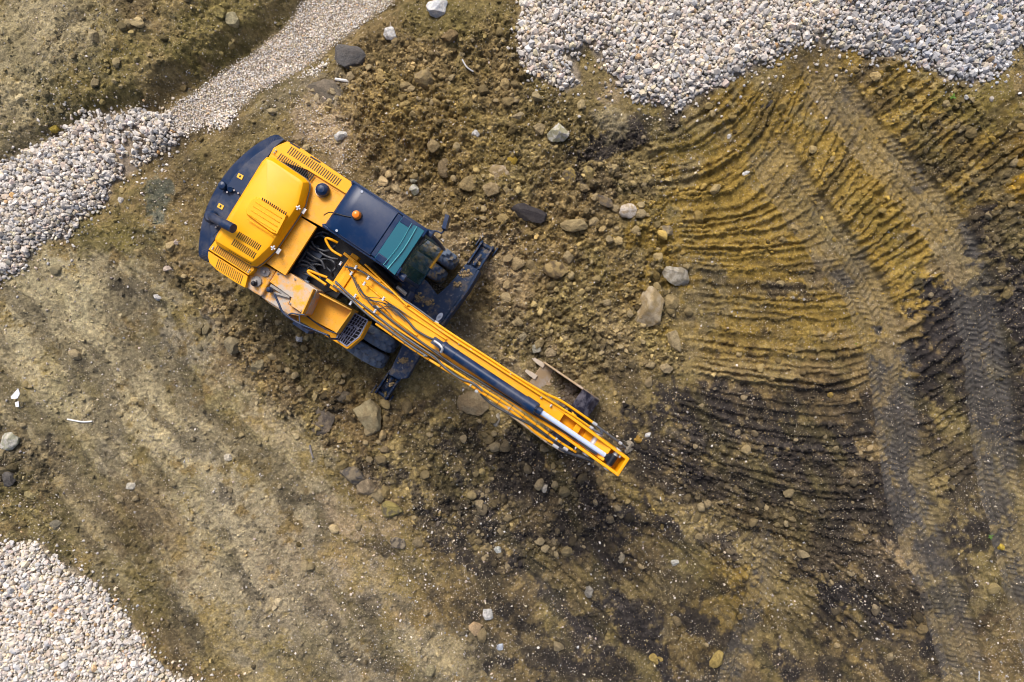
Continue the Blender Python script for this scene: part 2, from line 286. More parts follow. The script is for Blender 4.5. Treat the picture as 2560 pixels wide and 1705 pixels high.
# tyre tracks pressed into the ridges
def ground_flat(x, y): return (fbm(x, y, .35, 3, 41)-.5)*.22+(fbm(x, y, 1.4, 4, 42)-.5)*.07+.02
TRKM = np.zeros_like(GZ)
for ti, t in enumerate(TRK):
    x0, y0 = t.min(0)-1; x1, y1 = t.max(0)+1
    i0, i1 = np.searchsorted(XS, [x0, x1]); j0, j1 = np.searchsorted(YS, [y0, y1]); sl = (slice(j0, j1), slice(i0, i1))
    d, s, sg = sdline(GX[sl], GY[sl], t); wv = d*sg; hw = .44 if ti < 2 else .24
    wv = wv+(fbm(GX[sl], GY[sl], 2., 2, 71)-.5)*.05
    endf = sst(0, .8, s)*(.75+.5*(fbm(GX[sl], GY[sl], 1.1, 3, 72+ti)-.5)*2)
    m = sst(hw+.05, hw-.04, np.abs(wv))*np.clip(endf, 0, 1)
    base = ground_flat(GX[sl], GY[sl])*.45+(GZ[sl]-RH[sl]*.8)*.55
    # tyre bands: each band carries alternating slanted lugs
    nb = 4 if ti < 2 else 2
    bw = 2*hw/nb; q = (wv+hw)/bw; bi = np.floor(q); bf = q-bi
    slant = np.where(bi % 2 == 0, bf, 1-bf)
    ph = s/.12+slant*.9+bi*.33+(fbm(GX[sl], GY[sl], 1.5, 2, 79)-.5)*1.2
    saw = ph-np.floor(ph)
    lug = np.where(saw < .30, 1., 0.)*sst(0, .1, bf)*sst(1, .9, bf)
    lug = sst(.15, .75, np.clip(1.25-np.abs(saw-.25)*4.2, 0, 1))*sst(.0, .12, bf)*sst(1, .88, bf)
    groove = np.exp(-((np.abs(wv)-0)/.018)**2)+np.exp(-((np.abs(wv)-bw)/.022)**2)*(.9 if ti < 2 else 0)
    prof = -.024+.036*lug*sst(.1,.5,fbm(GX[sl], GY[sl], 1.6, 3, 75))+(fbm(GX[sl], GY[sl], 14., 3, 78)-.5)*.010-.055*groove
    rim = .035*np.exp(-((np.abs(wv)-hw-.05)/.035)**2)*(.3+1.2*fbm(GX[sl], GY[sl], 3., 3, 76))
    m = m*.95; GZ[sl] = GZ[sl]*(1-m)+(base+prof)*m+rim*np.clip(endf, 0, 1)*dryg[sl]
    TRKM[sl] = np.maximum(TRKM[sl], m)

def hz(x, y):                       # bilinear height lookup
    x = np.asarray(x, float); y = np.asarray(y, float)
    i = np.clip(np.searchsorted(XS, x)-1, 0, len(XS)-2); j = np.clip(np.searchsorted(YS, y)-1, 0, len(YS)-2)
    fx = np.clip((x-XS[i])/(XS[i+1]-XS[i]), 0, 1); fy = np.clip((y-YS[j])/(YS[j+1]-YS[j]), 0, 1)
    return (GZ[j, i]*(1-fx)+GZ[j, i+1]*fx)*(1-fy)+(GZ[j+1, i]*(1-fx)+GZ[j+1, i+1]*fx)*fy
# level pad below the excavator
cx, cy = P(860, 640).x, P(860, 640).y

# ------------------------------------------------------------------ materials
def new_mat(name):
    m = bpy.data.materials.new(name); m.use_nodes = True; t = m.node_tree
    return m, t, t.nodes['Principled BSDF'], t.nodes.new, t.links.new
def noise_node(N, L, scale, detail=6, rough=.6, vec=None):
    n = N('ShaderNodeTexNoise'); n.inputs['Scale'].default_value = scale; n.inputs['Detail'].default_value = detail; n.inputs['Roughness'].default_value = rough
    if vec is not None: L(vec, n.inputs['Vector'])
    return n
def ramp(N, L, src, stops):
    r = N('ShaderNodeValToRGB'); L(src, r.inputs[0])
    while len(r.color_ramp.elements) < len(stops): r.color_ramp.elements.new(.5)
    for el, (p, c) in zip(r.color_ramp.elements, stops):
        el.position = p; el.color = (*c, 1) if len(c) == 3 else c
    return r
def attr_mat(name, speck=.5, bump=.5, scale=1., rough=.92, grit=True, spec=.25):
    m, t, b, N, L = new_mat(name)
    at = N('ShaderNodeAttribute'); at.attribute_name = 'tint'
    tc = N('ShaderNodeTexCoord'); v = tc.outputs['Object']
    n1 = noise_node(N, L, 14*scale, 8, .75, v); n2 = noise_node(N, L, 60*scale, 4, .7, v)
    r1 = ramp(N, L, n1.outputs[0], [(.25, (1-speck,)*3), (.5, (1, 1, 1)), (.78, (1+speck,)*3)])
    r2 = ramp(N, L, n2.outputs[0], [(.3, (1-speck*.8,)*3), (.7, (1+speck*.8,)*3)])
    mx = N('ShaderNodeMixRGB'); mx.blend_type = 'MULTIPLY'; mx.inputs[0].default_value = 1; L(at.outputs[0], mx.inputs[1]); L(r1.outputs[0], mx.inputs[2])
    mx2 = N('ShaderNodeMixRGB'); mx2.blend_type = 'MULTIPLY'; mx2.inputs[0].default_value = 1; L(mx.outputs[0], mx2.inputs[1]); L(r2.outputs[0], mx2.inputs[2])
    out = mx2.outputs[0]
    if grit:   # pale grit and dark crumbs bedded in the soil
        pn = noise_node(N, L, 1.7, 5, .65, v)
        for sc, thr, col, gate in ((21, .25, (.50, .44, .34), .86), (34, .27, (.40, .33, .22), .80), (13, .22, (.30, .23, .12), .72)):
            vo = N('ShaderNodeTexVoronoi'); vo.inputs['Scale'].default_value = sc; L(v, vo.inputs['Vector'])
            rr = ramp(N, L, vo.outputs['Distance'], [(thr*.8, (1, 1, 1)), (thr*1.1, (0, 0, 0))])
            cr = N('ShaderNodeSeparateColor'); L(vo.outputs['Color'], cr.inputs[0])
            gt = N('ShaderNodeMath'); gt.operation = 'GREATER_THAN'; L(cr.outputs[0], gt.inputs[0]); pg = N('ShaderNodeMapRange'); L(pn.outputs[0], pg.inputs[0]); pg.inputs[1].default_value = .35; pg.inputs[2].default_value = .65; pg.inputs[3].default_value = 1.0; pg.inputs[4].default_value = gate-.22; L(pg.outputs[0], gt.inputs[1])
            mu = N('ShaderNodeMath'); mu.operation = 'MULTIPLY'; L(rr.outputs[0], mu.inputs[0]); L(gt.outputs[0], mu.inputs[1])
            mm = N('ShaderNodeMixRGB'); L(mu.outputs[0], mm.inputs[0]); L(out, mm.inputs[1]); mm.inputs[2].default_value = (*col, 1); out = mm.outputs[0]
    L(out, b.inputs['Base Color'])
    b.inputs['Roughness'].default_value = rough; b.inputs['Specular IOR Level'].default_value = spec
    ad = N('ShaderNodeMath'); ad.operation = 'ADD'; L(n1.outputs[0], ad.inputs[0])
    hf = N('ShaderNodeMath'); hf.operation = 'MULTIPLY'; hf.inputs[1].default_value = .5; L(n2.outputs[0], hf.inputs[0]); L(hf.outputs[0], ad.inputs[1])
    bp = N('ShaderNodeBump'); bp.inputs['Strength'].default_value = bump; bp.inputs['Distance'].default_value = .06/scale; L(ad.outputs[0], bp.inputs['Height']); L(bp.outputs[0], b.inputs['Normal'])
    return m
M_GROUND = attr_mat('trampled_soil', .50, 1.0, 1., .9)
M_CLOD = attr_mat('soil_clod', .35, .7, 1.3, .92, grit=False)
M_STONE = attr_mat('limestone', .14, .35, 2., .8, grit=False)
M_ROCK = attr_mat('weathered_rock', .32, .8, .9, .85, grit=False)

def set_tint(me, cols):
    ca = me.attributes.new('tint', 'FLOAT_COLOR', 'POINT')
    d = np.ones((len(cols), 4), np.float32); d[:, :3] = cols; ca.data.foreach_set('color', d.ravel())
def np_mesh(name, V, F, mat, tint=None, smooth=False, parent=None):
    me = bpy.data.meshes.new(name); k = F.shape[1]
    me.vertices.add(len(V)); me.vertices.foreach_set('co', np.ascontiguousarray(V, np.float32).ravel())
    me.loops.add(F.size); me.loops.foreach_set('vertex_index', np.ascontiguousarray(F, np.int32).ravel())
    me.polygons.add(len(F)); me.polygons.foreach_set('loop_start', np.arange(0, F.size, k, dtype=np.int32))
    me.polygons.foreach_set('use_smooth', np.full(len(F), smooth, bool))
    me.update(calc_edges=True)
    if tint is not None: set_tint(me, tint)
    me.materials.append(mat)
    o = bpy.data.objects.new(name, me); COL.objects.link(o)
    if parent: o.parent = parent
    return o
def tag(o, label=None, cat=None, group=None, kind=None):
    for k, v in (('label', label), ('category', cat), ('group', group), ('kind', kind)):
        if v: o[k] = v
    return o

# ------------------------------------------------------------------ the ground sheet
ny, nx = GX.shape
idx = np.arange(ny*nx).reshape(ny, nx)
F = np.stack([idx[:-1, :-1], idx[:-1, 1:], idx[1:, 1:], idx[1:, :-1]], -1).reshape(-1, 4)
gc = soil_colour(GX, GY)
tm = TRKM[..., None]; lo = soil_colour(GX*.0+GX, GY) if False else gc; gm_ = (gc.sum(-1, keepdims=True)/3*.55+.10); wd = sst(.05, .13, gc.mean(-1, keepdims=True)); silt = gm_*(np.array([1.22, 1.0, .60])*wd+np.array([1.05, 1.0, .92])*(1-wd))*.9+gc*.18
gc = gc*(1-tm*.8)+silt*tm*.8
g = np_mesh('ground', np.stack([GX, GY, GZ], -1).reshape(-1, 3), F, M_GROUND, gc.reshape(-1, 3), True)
tag(g, 'churned brown and ochre soil of the building site', 'ground', kind='structure')

# ------------------------------------------------------------------ stones
def hull_proto(n, seed, flat=.75, cut=0.0):
    r = np.random.default_rng(seed); p = r.normal(size=(n, 3)); p /= np.linalg.norm(p, axis=1)[:, None]
    p *= r.uniform(.82, 1.08, (n, 1)); p *= [1, r.uniform(.65, .9), flat*r.uniform(.8, 1.1)]
    bm = bmesh.new()
    for q in p: bm.verts.new(q)
    res = bmesh.ops.convex_hull(bm, input=bm.verts[:])
    bmesh.ops.delete(bm, geom=[v for v in bm.verts if not v.link_faces], context='VERTS')
    bmesh.ops.triangulate(bm, faces=bm.faces[:]); bmesh.ops.recalc_face_normals(bm, faces=bm.faces[:])
    bm.verts.index_update()
    V = np.array([v.co[:] for v in bm.verts]); Fc = np.array([[v.index for v in f.verts] for f in bm.faces]); bm.free()
    return V, Fc
def rand_rot(n, rng, tilt=1.0):
    if tilt >= 1:
        q = rng.normal(size=(n, 4)); q /= np.linalg.norm(q, axis=1)[:, None]
    else:
        a = rng.uniform(0, 2*np.pi, n); q = np.c_[np.cos(a/2), rng.normal(0, tilt*.5, (n, 2)), np.sin(a/2)]; q /= np.linalg.norm(q, axis=1)[:, None]
    w_, x, y, z = q.T
    return np.stack([1-2*(y*y+z*z), 2*(x*y-z*w_), 2*(x*z+y*w_), 2*(x*y+z*w_), 1-2*(x*x+z*z), 2*(y*z-x*w_), 2*(x*z-y*w_), 2*(y*z+x*w_), 1-2*(x*x+y*y)], -1).reshape(n, 3, 3)
def scatter(name, protos, pos, scl, cols, mat, rng, tilt=1.0, smooth=False):
    n = len(pos); which = rng.integers(0, len(protos), n); R = rand_rot(n, rng, tilt); Vs = []; Fs = []; Cs = []; off = 0
    for k, (pv, pf) in enumerate(protos):
        m = which == k; c = m.sum()
        if not c: continue
        v = pv[None]*scl[m][:, None, None] if scl.ndim == 1 else pv[None]*scl[m][:, None, :]
        v = np.einsum('nij,nkj->nki', R[m], v)+pos[m][:, None, :]
        f = pf[None]+(np.arange(c)*len(pv))[:, None, None]+off; off += c*len(pv)
        Vs.append(v.reshape(-1, 3)); Fs.append(f.reshape(-1, 3)); Cs.append(np.repeat(cols[m], len(pv), 0))
    return np_mesh(name, np.concatenate(Vs), np.concatenate(Fs), mat, np.concatenate(Cs), smooth)
PR_STONE = [hull_proto(20, 100+i, .72) for i in range(24)]
PR_SMALL = [hull_proto(9, 200+i, .75) for i in range(14)]
PR_CLOD = [hull_proto(12, 300+i, .72) for i in range(24)]
def pale_cols(n, rng, warm=.3, base=.58):
    v = np.clip(rng.normal(base+.10, .10, n), .28, .85); c = np.c_[v*1.04, v*.975, v*.885]
    w1 = rng.random(n) < warm; c[w1] *= np.c_[np.ones(w1.sum()), rng.uniform(.87, .96, w1.sum()), rng.uniform(.70, .88, w1.sum())]
    b = rng.random(n) < .15; c[b] *= [.82, .87, .95]
    o = rng.random(n) < .012; c[o] *= [.92, .68, .42]
    return c
def jitter(poly, sp, rng, edge, jit=.5):
    x0, y0 = poly.min(0)-.3; x1, y1 = poly.max(0)+.3
    x0 = max(x0, -11.4); x1 = min(x1, 11.4); y0 = max(y0, -7.8); y1 = min(y1, 7.8)
    X, Y = np.meshgrid(np.arange(x0, x1, sp), np.arange(y0, y1, sp*.87)); X[1::2] += sp/2
    X = (X+rng.uniform(-jit, jit, X.shape)*sp).ravel(); Y = (Y+rng.uniform(-jit, jit, Y.shape)*sp).ravel()
    d = sdpoly(X, Y, poly)+(fbm(X, Y, 2.5, 3, 81)-.5)*edge
    return X, Y, d
def gravel(name, poly, sp, size, seed, warm, base, label, layers=3, edge=.22, bare=None, protos=PR_STONE, spill=.0, tintmul=None):
    rng = np.random.default_rng(seed); PX = []; SC = []
    for l in range(layers):
        X, Y, d = jitter(poly, sp, rng, edge)
        keep = d > (0 if l == 0 else .07*l)
        if bare is not None:
            for (bx, by, br, bs) in bare:
                gx, gy = G(bx, by); r = np.hypot(X-gx, Y-gy)/(br*14*1.0875/FPX)
                keep &= ~((r+(fbm(X, Y, 4., 3, 83)-.5)*1.1 < 1) & (rng.random(len(X)) < bs))
        X, Y = X[keep], Y[keep]; s = size*np.clip(rng.lognormal(0, .34, len(X)), .4, 2.2)
        z = hz(X, Y)+s*.25+l*size*.55+rng.uniform(0, size*.35, len(X))
        PX.append(np.c_[X, Y, z]); SC.append(s)
    if spill:
        X, Y, d = jitter(poly, sp*1.2, rng, edge); keep = (d < 0) & (rng.random(len(X)) < np.exp(d/spill)*.55)
        X, Y = X[keep], Y[keep]; s = size*rng.uniform(.5, 1.05, len(X)); PX.append(np.c_[X, Y, hz(X, Y)+s*.25]); SC.append(s)
    pos = np.concatenate(PX); s = np.concatenate(SC); cols = pale_cols(len(pos), rng, warm, base)
    if tintmul is not None: cols = cols*tintmul(pos[:, 0], pos[:, 1])
    o = scatter(name, protos, pos, s, cols, M_STONE, rng)
    return tag(o, label, 'gravel', kind='stuff')
bluish = lambda x, y: 1-(sst(6., 8.5, x)[:, None]*np.array([.14, .09, .00]))
gravel('coarse_gravel', POLY_TR, .075, .047, 1, .38, .42, 'heap of coarse pale limestone gravel along the top right of the site', 3, .25, [(1345,150,42,.8),(1290,95,25,.35),(1880,105,22,.7)], spill=.22, tintmul=bluish)
gravel('coarse_gravel', POLY_L, .074, .045, 2, .34, .42, 'bed of coarse pale gravel filling the trench left of the excavator', 3, .2, [(300,330,40,.75),(310,385,28,.8),(240,300,20,.5)], spill=.16)
gravel('coarse_gravel', POLY_BL, .072, .043, 3, .40, .48, 'spread of bright rounded gravel in the bottom left corner', 3, .16, spill=.16)
gravel('fine_gravel', POLY_FINE, .034, .0185, 4, .45, .52, 'strip of fine pale gravel in the trench under the scarp', 2, .12, protos=PR_SMALL, spill=.05, tintmul=lambda x, y: np.ones((len(x), 1))*1.12)
gravel('fine_gravel', POLY_PATCH, .045, .026, 5, .3, .6, 'small patch of white gravel chips at the end of the fine strip', 2, .15, protos=PR_SMALL, spill=.08)
gravel('fine_gravel', POLY_PATCH2, .045, .028, 6, .35, .6, 'small patch of white gravel chips beside the trench, nearest the coarse bed', 2, .15, protos=PR_SMALL, spill=.08)
gravel('fine_gravel', POLY_PINK, .05, .016, 7, .8, .5, 'dusting of pinkish chippings behind the excavator engine', 1, .5, protos=PR_SMALL, spill=.25)

def rock_mesh(name, rx, ry, rz, seed, col, col2=None, rough=.05, cuts=13, sub=4):
    r = np.random.default_rng(seed); bm = bmesh.new(); bmesh.ops.create_icosphere(bm, subdivisions=sub, radius=1)
    V = np.array([v.co[:] for v in bm.verts]); Fc = np.array([[v.index for v in f.verts] for f in bm.faces]); bm.free()
    for i in range(cuts):
        nrm = r.normal(size=3); nrm[2] *= .7; nrm /= np.linalg.norm(nrm); d = r.uniform(.60, .86)
        k = V@nrm-d; V = V-np.clip(k, 0, None)[:, None]*nrm
    nz = fbm(V[:, 0]*2+V[:, 2], V[:, 1]*2-V[:, 2]*1.3, 2.2, 5, seed % 97)-.5
    V = V*(1+nz[:, None]*rough*4)
    V = V*[rx, ry, rz]/[.82, .82, .8]
    t = sst(.42, .58, fbm(V[:, 0]*3+seed, V[:, 1]*3+V[:, 2]*2, 3./max(rx, .1)*.3+1., 4, 5))[:, None]
    c2 = np.array(col2 if col2 is not None else np.array(col)*.72)
    cc = np.array(col)*(1-t)+c2*t
    return V, Fc, cc
TAN = (.33,.25,.13); PAL = (.52,.50,.44); WHT = (.66,.65,.62); GRY = (.24,.225,.19); DGR = (.13,.12,.11); OCH = (.36,.25,.07); BRN = (.22,.165,.09); SND = (.42,.33,.21)
# loose pebbles and clods over the soil
rng = np.random.default_rng(77)
def soil_at(X, Y): return soil_colour(X, Y)
def dens_field(X, Y):
    d = .30+.9*sst(.45, .7, fbm(X, Y, .9, 4, 91))
    for (bx, by, r, s) in [(220,190,150,1.0),(900,1300,240,.9),(1000,1380,160,1.3),(2330,1500,110,2.5),(1600,1150,220,.8),(1990,1290,110,1.2),(860,1180,110,1.2),(1130,780,140,1.2),(1130,580,90,1.2),(680,260,110,.9),(1180,1010,160,.9),(500,1500,140,.1),(840,1400,200,.6),(1900,520,260,-.35),(2150,800,200,-.5),(1750,1050,250,-.2),(1750,600,250,-.35),(2000,400,250,-.35),(1450,1450,200,-.15)]:
        gx, gy = G(bx, by); rr = r*14*1.0875/FPX; d = d+s*np.exp(-((X-gx)**2+(Y-gy)**2)/(rr*rr))
    return d
n = 90000
X = rng.uniform(-11, 11, n); Y = rng.uniform(-7.4, 7.4, n)
trm = TRKM[np.clip(np.searchsorted(YS, Y), 0, ny-1), np.clip(np.searchsorted(XS, X), 0, nx-1)]
keep = (rng.random(n) < dens_field(X, Y)*.36*(1-.75*trm)) & (np.maximum.reduce(gravel_inside(X, Y)) < -.02); X, Y = X[keep], Y[keep]
s = .0100*np.clip(rng.lognormal(0, .60, len(X)), .5, 4.2); cols = pale_cols(len(X), rng, .6, .42)*rng.uniform(.5, 1.25, (len(X), 1))
o = scatter('pebbles', PR_SMALL, np.c_[X, Y, hz(X, Y)+s*.3], s, cols, M_STONE, rng)
tag(o, 'pale grit and small pebbles strewn over the soil', 'pebbles', kind='stuff')
n = 120000
X = rng.uniform(-11, 11, n); Y = rng.uniform(-7.4, 7.4, n)
cm = clod_mask(X, Y); rough = RH[np.clip(np.searchsorted(YS, Y), 0, ny-1), np.clip(np.searchsorted(XS, X), 0, nx-1)]
pr = .13+.40*cm*(.35+1.2*sst(.4, .65, fbm(X, Y, 1.5, 3, 95)))+rough*5.5+.16*sst(.5, .7, fbm(X, Y, .8, 3, 96))
trm = TRKM[np.clip(np.searchsorted(YS, Y), 0, ny-1), np.clip(np.searchsorted(XS, X), 0, nx-1)]
keep = (rng.random(n) < pr*.62) & (np.maximum.reduce(gravel_inside(X, Y)) < 0) & (rng.random(n) > trm*.93); X, Y, cm = X[keep], Y[keep], cm[keep]
s = .0185*np.clip(rng.lognormal(0, .52, len(X))*(1+.4*cm), .5, 4.6)
cols = soil_at(X, Y)*rng.uniform(.6, 1.5, (len(X), 1))*np.where(rng.random((len(X), 1)) < .12, 1.4, 1.)
o = scatter('soil_clods', PR_CLOD, np.c_[X, Y, hz(X, Y)+s*.3], s, cols, M_CLOD, rng, smooth=False)
tag(o, 'crumbled clods of brown and ochre earth lying over the soil', 'clods', kind='stuff')
n = 15000; X = rng.uniform(-11, 11, n); Y = rng.uniform(-7.4, 7.4, n); cm = clod_mask(X, Y); trm = TRKM[np.clip(np.searchsorted(YS, Y), 0, ny-1), np.clip(np.searchsorted(XS, X), 0, nx-1)]
keep = (rng.random(n) < .055+.95*cm*sst(.42, .60, fbm(X, Y, 1.3, 4, 97))) & (np.maximum.reduce(gravel_inside(X, Y)) < -.05) & (trm < .2); X, Y = X[keep], Y[keep]
PR_LUMP = []
for i in range(14):
    V, Fc, cc = rock_mesh('lump', 1, .8, .62, 500+i, TAN, None, .06, 12, 3); PR_LUMP.append((V, Fc))
s = .040*np.clip(rng.lognormal(0, .52, len(X)), .45, 3.0); cols = (soil_at(X, Y)*.8+np.array((.32,.25,.13))*.28)*rng.uniform(.6, 1.4, (len(X), 1)); kk = rng.random(len(X)); cols[kk < .28] = cols[kk < .28]*.5+np.array((.36,.29,.17))*.55; cols[kk > .93] *= .4
o = scatter('soil_lumps', PR_LUMP, np.c_[X, Y, hz(X, Y)+s*.22], s, cols, M_ROCK, rng, .5)
tag(o, 'fist sized tan and brown lumps of clay among the clods', 'lumps', kind='stuff')

